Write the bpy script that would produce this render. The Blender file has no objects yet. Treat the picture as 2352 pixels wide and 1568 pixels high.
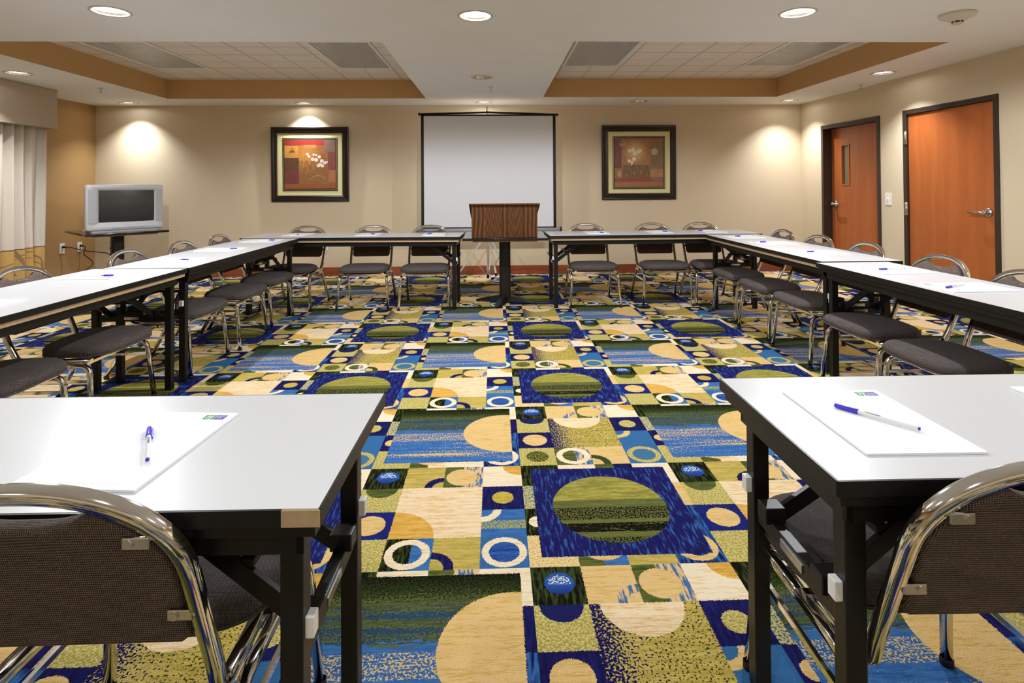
import bpy, bmesh, math, random
from mathutils import Vector, Matrix
PI = math.pi
random.seed(7)
scene = bpy.context.scene
COL = scene.collection

# ---------------------------------------------------------------- camera, exposure
FOC, YAW, PITCH, ROLL, PCY = 1288.43, 0.0311, 0.0130, -0.0066, 409.5
def cam_axes():
    cy, sy = math.cos(YAW), math.sin(YAW)
    fwd = Vector((sy*math.cos(PITCH), cy*math.cos(PITCH), math.sin(PITCH)))
    right = Vector((cy, -sy, 0)); up = right.cross(fwd)
    r = right*math.cos(ROLL) + up*math.sin(ROLL)
    u = -right*math.sin(ROLL) + up*math.cos(ROLL)
    return r, u, fwd
r_, u_, f_ = cam_axes()
cd = bpy.data.cameras.new('camera')
cam = bpy.data.objects.new('camera', cd); COL.objects.link(cam)
cam.matrix_world = Matrix(((r_.x, u_.x, -f_.x, 0), (r_.y, u_.y, -f_.y, 0), (r_.z, u_.z, -f_.z, 1.25), (0, 0, 0, 1)))
cd.sensor_fit = 'HORIZONTAL'; cd.sensor_width = 36.0
cd.lens = FOC/2352*36; cd.shift_y = -(784-PCY)/2352
cd.clip_start = 0.02; cd.clip_end = 60
scene.camera = cam
vs = scene.view_settings
vs.view_transform = 'Standard'; vs.look = 'None'; vs.gamma = 1.0; vs.use_curve_mapping = False
vs.exposure = 0.1
w = bpy.data.worlds.new('world'); scene.world = w; w.use_nodes = True
w.node_tree.nodes['Background'].inputs[0].default_value = (0.9, 0.95, 1, 1)
w.node_tree.nodes['Background'].inputs[1].default_value = 0.0
scene.cycles.max_bounces = 8; scene.cycles.diffuse_bounces = 5; scene.cycles.glossy_bounces = 5
scene.cycles.caustics_reflective = False; scene.cycles.caustics_refractive = False
scene.cycles.sample_clamp_indirect = 4.0
scene.cycles.use_denoising = True
WALL_W, WALL_SPILL = 112.0, 0.012      # lamps along the walls: beam watts, share spilled past the cut-off
ROW_W, ROW_SPILL = 137.0, 0.92        # the open row over the middle of the room
NEAR_W, NEAR_SPILL = 38.0, 1.0        # lamps over the viewpoint's end of the room
GLOW = 5.0

# ---------------------------------------------------------------- room numbers (metres)
XL, XR, D, FRONT, H = -5.53, 4.42, 7.95, -2.4, 2.395
TRAY_Z = 2.64
T = 0.74

# ---------------------------------------------------------------- material helpers
def lin(c):
    c = c/255.0
    return c/12.92 if c <= 0.04045 else ((c+0.055)/1.055)**2.4
def rgb(r, g, b): return (lin(r), lin(g), lin(b), 1.0)

class V:
    """a float socket with operators, so that patterns read as arithmetic"""
    def __init__(s, nt, sock): s.nt = nt; s.k = sock
    def _m(s, op, *a, clamp=False):
        n = s.nt.nodes.new('ShaderNodeMath'); n.operation = op; n.use_clamp = clamp
        for i, x in enumerate((s,)+a):
            if isinstance(x, V): s.nt.links.new(x.k, n.inputs[i])
            else: n.inputs[i].default_value = x
        return V(s.nt, n.outputs[0])
    def __add__(s, o): return s._m('ADD', o)
    def __radd__(s, o): return s._m('ADD', o)
    def __sub__(s, o): return s._m('SUBTRACT', o)
    def __rsub__(s, o): return (s*-1.0) + o
    def __mul__(s, o): return s._m('MULTIPLY', o)
    def __rmul__(s, o): return s._m('MULTIPLY', o)
    def __truediv__(s, o): return s._m('DIVIDE', o)
    def __gt__(s, o): return s._m('GREATER_THAN', o)
    def __lt__(s, o): return s._m('LESS_THAN', o)
    def __and__(s, o): return s._m('MULTIPLY', o)
    def __or__(s, o): return s._m('MAXIMUM', o)
    def inv(s): return (s*-1.0)+1.0
    def mod(s, o): return s._m('FLOORED_MODULO', o)
    def sin(s): return s._m('SINE')
    def abs(s): return s._m('ABSOLUTE')
    def between(s, a, b): return (s > a) & (s < b)
    def ramp(s, a, b): return ((s-a)*(1.0/(b-a)))._m('ADD', 0.0, clamp=True)

class Mat:
    def __init__(s, name, rough=0.5, metal=0.0, spec=0.5):
        s.m = bpy.data.materials.new(name); s.m.use_nodes = True
        s.nt = s.m.node_tree; s.b = s.nt.nodes['Principled BSDF']
        s.b.inputs['Roughness'].default_value = rough; s.b.inputs['Metallic'].default_value = metal
        s.b.inputs['Specular IOR Level'].default_value = spec
    def coords(s, kind='Object'):
        n = s.nt.nodes.new('ShaderNodeTexCoord'); x = s.nt.nodes.new('ShaderNodeSeparateXYZ')
        s.nt.links.new(n.outputs[kind], x.inputs[0]); s.vec = n.outputs[kind]
        return tuple(V(s.nt, x.outputs[i]) for i in range(3))
    def world(s):
        n = s.nt.nodes.new('ShaderNodeNewGeometry'); x = s.nt.nodes.new('ShaderNodeSeparateXYZ')
        s.nt.links.new(n.outputs['Position'], x.inputs[0]); s.vec = n.outputs['Position']
        return tuple(V(s.nt, x.outputs[i]) for i in range(3))
    def comb(s, x, y, z=0.0):
        n = s.nt.nodes.new('ShaderNodeCombineXYZ')
        for i, a in enumerate((x, y, z)):
            if isinstance(a, V): s.nt.links.new(a.k, n.inputs[i])
            else: n.inputs[i].default_value = a
        return n.outputs[0]
    def noise(s, vec=None, scale=10, detail=2.0, rough=0.5, stretch=None):
        n = s.nt.nodes.new('ShaderNodeTexNoise')
        n.inputs['Scale'].default_value = scale; n.inputs['Detail'].default_value = detail
        n.inputs['Roughness'].default_value = rough
        v = vec if vec is not None else s.vec
        if stretch:
            mp = s.nt.nodes.new('ShaderNodeMapping'); mp.inputs['Scale'].default_value = stretch
            s.nt.links.new(v, mp.inputs[0]); v = mp.outputs[0]
        s.nt.links.new(v, n.inputs['Vector'])
        return V(s.nt, n.outputs[0])
    def mix(s, a, b, f):
        n = s.nt.nodes.new('ShaderNodeMix'); n.data_type = 'RGBA'
        for inp, c in ((n.inputs[6], a), (n.inputs[7], b)):
            if isinstance(c, tuple): inp.default_value = c
            else: s.nt.links.new(c, inp)
        if isinstance(f, V): s.nt.links.new(f.k, n.inputs[0])
        else: n.inputs[0].default_value = f
        return n.outputs[2]
    def color(s, c):
        if isinstance(c, tuple): s.b.inputs['Base Color'].default_value = c
        else: s.nt.links.new(c, s.b.inputs['Base Color'])
        return s
    def bump(s, h, strength=0.3, dist=0.002):
        n = s.nt.nodes.new('ShaderNodeBump'); n.inputs['Strength'].default_value = strength
        n.inputs['Distance'].default_value = dist
        s.nt.links.new(h.k, n.inputs['Height']); s.nt.links.new(n.outputs[0], s.b.inputs['Normal'])
        return s

def plain(name, c, rough=0.5, metal=0.0, var=0.06, scale=40, spec=0.5):
    """a near-uniform colour with a faint procedural mottling"""
    a = Mat(name, rough, metal, spec); a.coords()
    n = a.noise(scale=scale, detail=3)
    d = tuple(max(0.0, x*(1-2*var)) for x in c[:3])+(1,)
    e = tuple(min(1.0, x*(1+var)) for x in c[:3])+(1,)
    a.color(a.mix(d, e, n)); return a.m

M = {}
M['white_paint'] = plain('white_paint', (0.88, 0.885, 0.90, 1), 0.85, var=0.02, scale=3)
M['tan_paint'] = plain('tan_paint', (0.60, 0.375, 0.155, 1), 0.8, var=0.03, scale=8)
M['black_steel'] = plain('black_steel', (0.008, 0.007, 0.006, 1), 0.40, var=0.2, scale=300, spec=0.35)
M['black_plastic'] = plain('black_plastic', (0.009, 0.0085, 0.008, 1), 0.40, var=0.1, spec=0.3)
M['black_rubber'] = plain('black_rubber', (0.012, 0.012, 0.012, 1), 0.7)
M['chrome'] = plain('chrome', (0.80, 0.79, 0.77, 1), 0.09, 1.0, var=0.02, scale=15)
M['steel'] = plain('steel', (0.62, 0.61, 0.60, 1), 0.25, 1.0, var=0.03)
M['aluminium'] = plain('aluminium', (0.85, 0.85, 0.85, 1), 0.32, 0.4, var=0.02)
M['white_plastic'] = plain('white_plastic', (0.82, 0.82, 0.78, 1), 0.4, var=0.02)
M['melamine'] = plain('melamine', (0.67, 0.685, 0.69, 1), 0.30, var=0.012, scale=2.5)
M['paper'] = plain('paper', (0.92, 0.92, 0.94, 1), 0.7, var=0.005)
M['pale_wood'] = plain('pale_wood', (0.50, 0.35, 0.20, 1), 0.6, var=0.12, scale=60)
M['brown_frame'] = plain('brown_frame', (0.040, 0.026, 0.019, 1), 0.38, var=0.08)
M['silver_plastic'] = plain('silver_plastic', (0.56, 0.565, 0.57, 1), 0.38, 0.0, var=0.02)
M['grey_plastic'] = plain('grey_plastic', (0.42, 0.43, 0.45, 1), 0.45, var=0.05, scale=400)
M['blue_plastic'] = plain('blue_plastic', (0.055, 0.035, 0.62, 1), 0.3, var=0.02)
M['pen_white'] = plain('pen_white', (0.86, 0.86, 0.88, 1), 0.3, var=0.01)
M['logo_green'] = plain('logo_green', (0.06, 0.34, 0.10, 1), 0.6, var=0.02)
M['logo_blue'] = plain('logo_blue', (0.09, 0.08, 0.45, 1), 0.6, var=0.02)
M['frame_black'] = plain('frame_black', (0.010, 0.006, 0.005, 1), 0.22, var=0.2)
M['gilt'] = plain('gilt', (0.55, 0.40, 0.18, 1), 0.35, 0.7, var=0.05)
M['mat_board'] = plain('mat_board', (0.74, 0.69, 0.36, 1), 0.8, var=0.02)
M['inner_mat'] = plain('inner_mat', (0.055, 0.045, 0.02, 1), 0.7, var=0.1)
M['screen_cloth'] = plain('screen_cloth', (0.80, 0.80, 0.82, 1), 0.8, var=0.004)
M['tv_glass'] = plain('tv_glass', (0.034, 0.035, 0.034, 1), 0.16, var=0.05, spec=0.5)
M['can_reflector'] = plain('can_reflector', (0.75, 0.72, 0.66, 1), 0.22, 0.9, var=0.03)
M['trim_ring'] = plain('trim_ring', (0.62, 0.56, 0.48, 1), 0.45, var=0.02)
M['detector'] = plain('detector', (0.70, 0.62, 0.50, 1), 0.5, var=0.03)
M['outlet_ivory'] = plain('outlet_ivory', (0.86, 0.85, 0.80, 1), 0.4, var=0.01)
M['dark_slot'] = plain('dark_slot', (0.03, 0.03, 0.03, 1), 0.6)
M['beige_plate'] = plain('beige_plate', (0.42, 0.37, 0.27, 1), 0.6, var=0.03)
M['valance_cloth'] = plain('valance_cloth', (0.52, 0.43, 0.33, 1), 0.9, var=0.05, scale=220)
M['lite_glass'] = plain('lite_glass', (0.20, 0.145, 0.085, 1), 0.25, var=0.05, spec=0.35)
M['glossy_black'] = plain('glossy_black', (0.012, 0.009, 0.008, 1), 0.12, var=0.1)
M['housing_white'] = plain('housing_white', (0.85, 0.86, 0.88, 1), 0.5, var=0.02)

def glow_mat():
    a = Mat('lamp_lens', 0.4); a.color((1, 1, 1, 1))
    a.b.inputs['Emission Color'].default_value = (1.0, 0.97, 0.92, 1)
    a.b.inputs['Emission Strength'].default_value = GLOW
    return a.m
M['lamp_lens'] = glow_mat()

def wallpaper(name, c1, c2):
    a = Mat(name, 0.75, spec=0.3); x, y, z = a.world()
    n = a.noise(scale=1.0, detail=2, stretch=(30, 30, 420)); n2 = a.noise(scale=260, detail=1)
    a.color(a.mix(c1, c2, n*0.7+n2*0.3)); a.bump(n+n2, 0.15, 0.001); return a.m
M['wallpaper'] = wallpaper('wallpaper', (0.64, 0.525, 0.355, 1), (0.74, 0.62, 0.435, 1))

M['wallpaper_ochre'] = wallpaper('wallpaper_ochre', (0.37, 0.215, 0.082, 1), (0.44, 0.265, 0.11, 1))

def fabric(name, dark, light, freq):
    a = Mat(name, 0.9, spec=0.2); x, y, z = a.coords()
    u = x+y*0.31; v = z+y*0.83
    wv = ((u+v)*freq).sin()*((u-v)*freq).sin()
    n = a.noise(scale=500, detail=1); n2 = a.noise(scale=30, detail=3)
    f = (wv*0.5+0.35+(n-0.5)*0.9+(n2-0.5)*0.25)._m('ADD', 0.0, clamp=True)
    a.color(a.mix(dark, light, f)); a.bump(wv+n, 0.5, 0.0012); return a.m
M['seat_fabric'] = fabric('seat_fabric', (0.020, 0.016, 0.016, 1), (0.21, 0.176, 0.162, 1), 1150)
M['back_fabric'] = fabric('back_fabric', (0.016, 0.011, 0.009, 1), (0.31, 0.235, 0.19, 1), 1000)

def wood(name, c1, c2, axis, scale, dist=3.0, rough=0.4):
    a = Mat(name, rough); x, y, z = a.coords()
    st = {'z': (1, 1, 0.12), 'x': (0.12, 1, 1), 'y': (1, 0.12, 1)}[axis]
    n = a.noise(scale=scale*0.35, detail=3, stretch=st)
    rings = ((n*dist*10.0)+((x+y) if axis == 'z' else z)*scale).sin()*0.5+0.5
    fine = a.noise(scale=scale*9, detail=2, stretch=tuple(0.06 if q < 1 else 1 for q in st))
    a.color(a.mix(c1, c2, (rings*0.65+fine*0.5)._m('ADD', -0.05, clamp=True))); return a.m
M['oak'] = wood('oak', (0.042, 0.015, 0.006, 1), (0.165, 0.068, 0.024, 1), 'z', 34, 2.6, 0.42)
M['door_wood'] = wood('door_wood', (0.39, 0.100, 0.022, 1), (0.45, 0.124, 0.029, 1), 'z', 26, 1.2, 0.38)
M['cherry'] = wood('cherry', (0.20, 0.042, 0.014, 1), (0.30, 0.075, 0.025, 1), 'x', 30, 2.0, 0.35)

# ---------------------------------------------------------------- the carpet: four 4x4-cell blocks per repeat
GX, GY, PX, PY = 0.148, 2.4816, 1.3217, 1.3349
CU, CV = PX/8, PY/8
U0, V0 = GX-0.040, GY+0.036        # a block corner of the pattern
def carpet(kind):
    a = Mat('carpet_'+kind, 0.95, spec=0.08)
    X, Y, Z = a.world()
    j1 = a.noise(scale=210, detail=1); j2 = a.noise(scale=190, detail=1, stretch=(1, 1.07, 1))
    xs = ((X-U0)*(1/CU)).mod(4.0)+(j1-0.5)*0.075
    ys = ((V0-Y)*(1/CV)).mod(4.0)+(j2-0.5)*0.075
    streak = a.noise(scale=1, detail=3, rough=0.65, stretch=(26, 210, 1))*0.55+a.noise(scale=1, detail=2, rough=0.6, stretch=(6, 62, 1))*0.45      # runs along the rows
    vstreak = a.noise(scale=1, detail=2, rough=0.6, stretch=(92, 14, 1))
    speck = a.noise(scale=140, detail=1, rough=0.5)
    band = a.noise(scale=1, detail=1, stretch=(1.5, 30, 1))
    # yarn colours
    BLACK, DKG, OLIVE, LOL = rgb(14, 14, 4), rgb(58, 72, 30), rgb(104, 110, 52), rgb(178, 168, 82)
    NAVY, ROYAL, BLUE, TEAL = rgb(22, 22, 84), rgb(30, 44, 130), rgb(54, 108, 172), rgb(52, 104, 140)
    TAN, CREAM, PEACH, ORANGE = rgb(230, 194, 130), rgb(243, 220, 182), rgb(238, 208, 156), rgb(222, 168, 78)
    st = streak.ramp(0.43, 0.58)
    olive = a.mix(rgb(206, 182, 100), rgb(176, 156, 66), st)
    lol = a.mix(rgb(216, 198, 128), rgb(166, 156, 70), speck.ramp(0.42, 0.58))
    tan = a.mix(TAN, rgb(208, 172, 88), streak.ramp(0.50, 0.60))
    peach = a.mix(CREAM, rgb(226, 184, 118), streak.ramp(0.47, 0.60))
    cream = a.mix(rgb(244, 228, 196), rgb(232, 200, 146), streak.ramp(0.5, 0.62))
    orange = a.mix(rgb(232, 182, 92), rgb(206, 156, 58), st)
    blkg = a.mix(BLACK, DKG, vstreak.ramp(0.46, 0.60))
    navy = a.mix(rgb(18, 16, 70), rgb(34, 34, 104), vstreak.ramp(0.4, 0.7))
    blue = a.mix(rgb(46, 92, 158), rgb(72, 128, 184), streak.ramp(0.4, 0.65))
    bluesp = a.mix(TAN, rgb(70, 110, 160), vstreak.ramp(0.46, 0.56))
    cell = [None]
    col = [rgb(200, 180, 110)]
    def put(c, m): col[0] = a.mix(col[0], c, m)
    def rect(x0, y0, x1, y1): return xs.between(x0, x1) & ys.between(y0, y1)
    def dist(cx, cy):
        dx, dy = xs-cx, ys-cy
        return (dx*dx+dy*dy)._m('SQRT')
    def disc(cx, cy, r): return dist(cx, cy) < r
    def ring(cx, cy, r0, r1):
        d = dist(cx, cy); return d.between(r0, r1)
    if kind in ('small_warm', 'small_cool'):
        wm = kind == 'small_warm'
        # first column
        put(blkg, rect(-.2, -.2, 1, 1))
        d = dist(.53, .45)
        put(a.mix(rgb(42, 84, 160), rgb(30, 44, 120), ys.ramp(.5, .75)), d < .29)
        put(rgb(205, 215, 220), (d < .22) & (ys < .48) & (speck > .5))
        put(lol, rect(-.2, 1, 1, 2))
        put((a.mix(OLIVE, DKG, streak.ramp(.4, .6)) if wm else a.mix(NAVY, rgb(30, 34, 90), speck)), disc(.5, 1.0, .40) & rect(-.2, 1, 1, 2))
        put(navy if not wm else a.mix(NAVY, ROYAL, vstreak), rect(-.2, 2, 1, 3))
        put(tan, disc(.5, 2.5, .36))
        put(lol, rect(-.2, 3, 1, 4.2))
        if not wm:
            put(a.mix(DKG, rgb(170, 150, 70), speck.ramp(.52, .6)), disc(.5, 3.5, .31))
        # second and third columns
        put(olive if wm else tan, rect(1, -.2, 2, 1))
        put((navy if wm else bluesp), ring(2.0, 1.0, .27, .47) & rect(1, -.2, 2, 1))
        put(a.mix(OLIVE, DKG, st), rect(2, -.2, 2.48, 1))
        put(bluesp, rect(2.48, -.2, 3, 1))
        put(tan, disc(2.45, .52, .40))
        if wm:
            put(peach, rect(1, 1, 3, 3))
            put(orange, disc(1.0, 3.0, .98) & rect(1, 1, 3, 3))
        else:
            put(a.mix(olive, rgb(60, 66, 24), (speck > .595)), rect(1, 1, 3, 3))
            put(NAVY, rect(1, 1, 3, 3) & ((speck-(xs-1.0)*0.30) > .40))
            put(peach, disc(1.95, 1.0, .76) & rect(1, 1, 3, 3))
        put(blkg if wm else a.mix(OLIVE, DKG, st), rect(1, 3, 1.56, 4.2))
        put(blue if wm else bluesp, rect(1.56, 3, 2, 4.2))
        put(cream, ring(1.5, 3.5, .30, .47))
        put(olive if wm else tan, rect(2, 3, 3, 4.2))
        put(navy if wm else DKG, ring(2.0, 3.95, .28, .48) & rect(2, 3, 3, 4.2))
        # last column
        put(cream, rect(3, -.2, 4.2, 1))
        put(orange, disc(4.0, 0.0, .48) & rect(3, -.2, 4.2, 1))
        put(navy, rect(3, 1, 4.2, 2))
        put(a.mix(rgb(206, 182, 80), rgb(180, 160, 60), st) if wm else lol, disc(3.5, 1.5, .26))
        put(blue if wm else a.mix(BLUE, TEAL, streak), rect(3, 2, 4.2, 3))
        if wm: put(a.mix(BLUE, rgb(170, 168, 80), speck.ramp(.44, .5)), rect(3, 2.42, 4.2, 2.72))
        put(cream if wm else tan, ring(3.0, 2.0, .27, .46) & rect(3, 2, 4.2, 3))
        put(a.mix(rgb(58, 100, 140), BLUE, vstreak.ramp(.4, .55)), rect(3, 3, 4.2, 4.2))
        put(a.mix(ROYAL, BLUE, streak.ramp(.4, .6)) if wm else a.mix(BLUE, rgb(80, 120, 120), streak), disc(3.5, 3.5, .34))
        put(cream if wm else lol, ring(3.5, 3.5, .32, .47))
    else:
        bl = kind == 'blue_square'
        # narrow borders
        put(blkg, rect(-.2, -.2, .30, 1))
        put(a.mix(lol, TEAL, speck.ramp(.5, .6)), rect(-.2, 1, .30, 2))
        put(blkg if bl else navy, rect(-.2, 2, .30, 3))
        put(a.mix(PEACH, rgb(210, 180, 80), (speck > .55)) if bl else lol, rect(-.2, 3, .30, 4.2))
        put(blkg, rect(.2, -.2, 1, .3))
        put(cream, rect(1, -.2, 2, .3))
        put(a.mix(OLIVE, DKG, st), rect(2, -.2, 2.5, .3)); put(navy if bl else bluesp, rect(2.5, -.2, 3, .3))
        put(cream, rect(3, -.2, 4.2, .3))
        put(cream, rect(3.7, .2, 4.2, 1))
        put(tan if bl else navy, rect(3.7, 1, 4.2, 2))
        put(a.mix(NAVY, BLUE, vstreak.ramp(.4, .6)), rect(3.7, 2, 4.2, 4.2))
        put(a.mix(PEACH, rgb(206, 180, 90), (speck > .55)) if bl else lol, rect(.2, 3.65, 1, 4.2))
        put(a.mix(OLIVE, DKG, st), rect(1, 3.65, 1.5, 4.2)); put(blue if bl else peach, rect(1.5, 3.65, 2, 4.2))
        put(tan, disc(1.55, 3.35, .5) & rect(1.2, 3.65, 2, 4.2))
        put(olive if bl else cream, rect(2, 3.65, 3, 4.2))
        put(a.mix(NAVY, BLUE, vstreak.ramp(.45, .65)), rect(3, 3.65, 3.8, 4.2))
        put(tan if bl else cream, ring(3.5, 3.48, .30, .46) & (rect(3.7, 3, 4.2, 4.2) | rect(3, 3.65, 4.2, 4.2)))
        put(cream if bl else tan, disc(.27, 2.5, .20) & rect(-.2, 2, .3, 3))
        if bl:
            q = rect(.26, .21, 3.8, 3.71)
            put(a.mix(rgb(26, 24, 88), rgb(56, 100, 172), vstreak.ramp(.52, .70)), q)
            d = dist(2.02, 1.98) < 1.345
            put(a.mix(rgb(178, 166, 78), rgb(130, 128, 56), streak.ramp(.44, .56)), d)
            put(a.mix(rgb(112, 114, 60), rgb(90, 96, 46), st), d & (ys > 1.70))
            put(BLACK, d & ys.between(2.0, 2.47) & (speck > .50))
            put(BLACK, d & ys.between(2.61, 2.93) & (streak+speck*0.6 > .70))
            put(BLACK, d & (ys > 3.12) & (speck > .50))
        else:
            q = rect(.26, .15, 3.8, 3.72)
            put(a.mix(BLACK, DKG, (ys+(speck-.5)*1.6).ramp(.15, .9)), q)
            put(a.mix(rgb(98, 106, 52), rgb(66, 78, 44), st), q & (ys+(speck-.5)*1.1 > .72))
            mid = ys.between(.9, 1.75)
            put(a.mix(rgb(46, 84, 130), rgb(36, 54, 60), speck), q & mid & (speck+band*0.6 > .82))
            put(blue, q & (ys+(streak-.5)*1.4 > 1.74))
            fl = a.mix(rgb(226, 196, 134), rgb(214, 176, 104), speck)
            put(fl, q & ys.between(1.92, 2.42) & (speck+(streak-.5)*0.5 > .53))
            put(fl, q & (ys > 2.42) & (speck+(band-.5)*0.9 > .62))
            put(tan, (dist(3.62, 1.92) < 1.27) & q)
    # pile: every tuft a touch lighter or darker
    tuft = a.noise(scale=420, detail=1)
    col[0] = a.mix(col[0], (0, 0, 0, 1), (0.62-tuft)*0.55)
    a.color(col[0]); a.bump(tuft+speck*0.5, 0.7, 0.004)
    return a.m

# ---------------------------------------------------------------- mesh helpers
def rot2(x, y, a): return x*math.cos(a)-y*math.sin(a), x*math.sin(a)+y*math.cos(a)

class MB:
    def __init__(s): s.bm = bmesh.new(); s.mats = []; s.cur = 0
    def use(s, key):
        m = M[key] if isinstance(key, str) else key
        if m not in s.mats: s.mats.append(m)
        s.cur = s.mats.index(m); return s
    def face(s, vs, smooth=False):
        try:
            f = s.bm.faces.new(vs); f.material_index = s.cur; f.smooth = smooth; return f
        except ValueError: return None
    def poly(s, pts, smooth=False): return s.face([s.bm.verts.new(p) for p in pts], smooth)
    def box(s, x0, x1, y0, y1, z0, z1, bev=0.0):
        r = bmesh.ops.create_cube(s.bm, size=1.0)
        vs = r['verts']
        for v in vs:
            v.co = Vector(((x0+x1)/2+v.co.x*(x1-x0), (y0+y1)/2+v.co.y*(y1-y0), (z0+z1)/2+v.co.z*(z1-z0)))
        fs = set(f for v in vs for f in v.link_faces)
        for f in fs: f.material_index = s.cur
        if bev > 0:
            es = list(set(e for v in vs for e in v.link_edges))
            rr = bmesh.ops.bevel(s.bm, geom=es, offset=bev, segments=2, affect='EDGES', profile=0.6)
            for f in rr['faces']: f.material_index = s.cur
        return s
    def loft(s, rings, caps=True, smooth=True, closed=True):
        R = [[s.bm.verts.new(p) for p in ring] for ring in rings]
        n = len(R[0])
        for a, b in zip(R, R[1:]):
            for i in range(n if closed else n-1):
                s.face([a[i], a[(i+1) % n], b[(i+1) % n], b[i]], smooth)
        if caps:
            s.face(list(reversed(R[0]))); s.face(R[-1])
        return s
    def lathe(s, prof, c=(0, 0, 0), n=24, caps=False, smooth=True):
        rings = [[(c[0]+r*math.cos(2*PI*i/n), c[1]+r*math.sin(2*PI*i/n), c[2]+z) for i in range(n)] for r, z in prof]
        return s.loft(rings, caps, smooth)
    def bar(s, p, q, wx, wy=None, up=(0, 0, 1)):
        """a rectangular bar from p to q"""
        wy = wy or wx
        p, q = Vector(p), Vector(q); d = (q-p).normalized(); u = Vector(up)
        if abs(d.dot(u)) > 0.95: u = Vector((0, 1, 0))
        a = d.cross(u).normalized(); b = a.cross(d).normalized()
        ring = lambda c: [c+a*wx/2*i+b*wy/2*k for i, k in ((-1, -1), (1, -1), (1, 1), (-1, 1))]
        return s.loft([ring(p), ring(q)], True, False)
    def tube(s, pts, r, n=10, square=False, caps=True, closed=False):
        pts = [Vector(p) for p in pts]; N = len(pts); rings = []
        def tan(i):
            if closed: return (pts[(i+1) % N]-pts[i-1]).normalized()
            return (pts[min(i+1, N-1)]-pts[max(i-1, 0)]).normalized()
        t0 = tan(0); ref = Vector((0, 0, 1)) if abs(t0.z) < 0.9 else Vector((1, 0, 0))
        a = t0.cross(ref).normalized()
        for i in range(N):
            t = tan(i); a = (a-t*a.dot(t)).normalized(); b = t.cross(a)
            if square:
                k = 0.70
                off = [(1, -k), (1, k), (k, 1), (-k, 1), (-1, k), (-1, -k), (-k, -1), (k, -1)]
                rings.append([pts[i]+a*r*u+b*r*v for u, v in off])
            else:
                rings.append([pts[i]+a*r*math.cos(2*PI*j/n)+b*r*math.sin(2*PI*j/n) for j in range(n)])
        if closed: rings.append(rings[0])
        return s.loft(rings, caps and not closed, True)
    def slab(s, outline, z0, z1, axis='z', inset=0.0, smooth=False):
        """an outline (2D, counter-clockwise) given thickness along an axis; inset rounds the rims"""
        def P(u, v, h):
            return {'z': (u, v, h), 'y': (u, h, v), 'x': (h, u, v)}[axis]
        def shrink(o, d):
            n = len(o); out = []
            for i in range(n):
                p, c, q = Vector(o[i-1]), Vector(o[i]), Vector(o[(i+1) % n])
                e1 = (c-p).normalized() if (c-p).length else Vector((1, 0)); e2 = (q-c).normalized() if (q-c).length else e1
                nn = Vector((-(e1.y+e2.y), e1.x+e2.x))
                nn = nn.normalized() if nn.length > 1e-6 else Vector((0, 0))
                out.append((c.x+nn.x*d, c.y+nn.y*d))
            return out
        if inset > 0:
            lv = [(inset, z0), (inset*0.3, z0+inset*0.3), (0, z0+inset), (0, z1-inset), (inset*0.3, z1-inset*0.3), (inset, z1)]
        else: lv = [(0, z0), (0, z1)]
        rings = [[P(u, v, h) for u, v in (shrink(outline, d) if d else outline)] for d, h in lv]
        s.loft(rings, True, smooth or inset > 0)
        return s
    def build(s, name, parent=None, kind=None, autosmooth=True):
        bmesh.ops.recalc_face_normals(s.bm, faces=s.bm.faces[:])
        me = bpy.data.meshes.new(name); s.bm.to_mesh(me); s.bm.free()
        for m in s.mats: me.materials.append(m)
        o = bpy.data.objects.new(name, me); COL.objects.link(o)
        if parent: o.parent = parent
        if kind: o['kind'] = kind
        return o

def mb(key): return MB().use(key)
def tag(o, label, cat, group=None):
    o['label'] = label; o['category'] = cat
    if group: o['group'] = group
    return o
def thing(name, label, cat, loc=(0, 0, 0), rz=0.0, group=None):
    o = bpy.data.objects.new(name, None); COL.objects.link(o); o.empty_display_size = 0.1
    o.location = loc; o.rotation_euler = (0, 0, rz)
    return tag(o, label, cat, group)
KIDS = {}
def kids(o): return [c for c in list(COL.objects) if c.parent is o]
def dup(root, label, loc, rz=0.0, group=None):
    r = root.copy(); COL.objects.link(r); r.location = loc; r.rotation_euler = (0, 0, rz)
    r['label'] = label
    if group: r['group'] = group
    for ch in kids(root):
        c = ch.copy(); COL.objects.link(c); c.parent = r
        for g in kids(ch):
            d = g.copy(); COL.objects.link(d); d.parent = c
    return r
def fillet(pts, rad, n=6):
    """round the inner corners of a path"""
    out = [Vector(pts[0])]
    for i in range(1, len(pts)-1):
        p, c, q = Vector(pts[i-1]), Vector(pts[i]), Vector(pts[i+1])
        r = rad[i] if isinstance(rad, (list, tuple)) else rad
        a, b = (p-c).normalized(), (q-c).normalized()
        half = a.angle(b)/2; t = min(r/math.tan(half), (p-c).length*0.49, (q-c).length*0.49)
        A, B = c+a*t, c+b*t
        for k in range(n+1):
            u = k/n; out.append(A*(1-u)**2+c*2*u*(1-u)+B*u*u)
    out.append(Vector(pts[-1])); return out
def circle(cx, cy, r, n=28): return [(cx+r*math.cos(2*PI*i/n), cy+r*math.sin(2*PI*i/n)) for i in range(n)]
def roundrect(x0, y0, x1, y1, r, n=5):
    o = []
    for cx, cy, a0 in ((x1-r, y0+r, -PI/2), (x1-r, y1-r, 0), (x0+r, y1-r, PI/2), (x0+r, y0+r, PI)):
        for k in range(n+1):
            a = a0+PI/2*k/n; o.append((cx+r*math.cos(a), cy+r*math.sin(a)))
    return o
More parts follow.
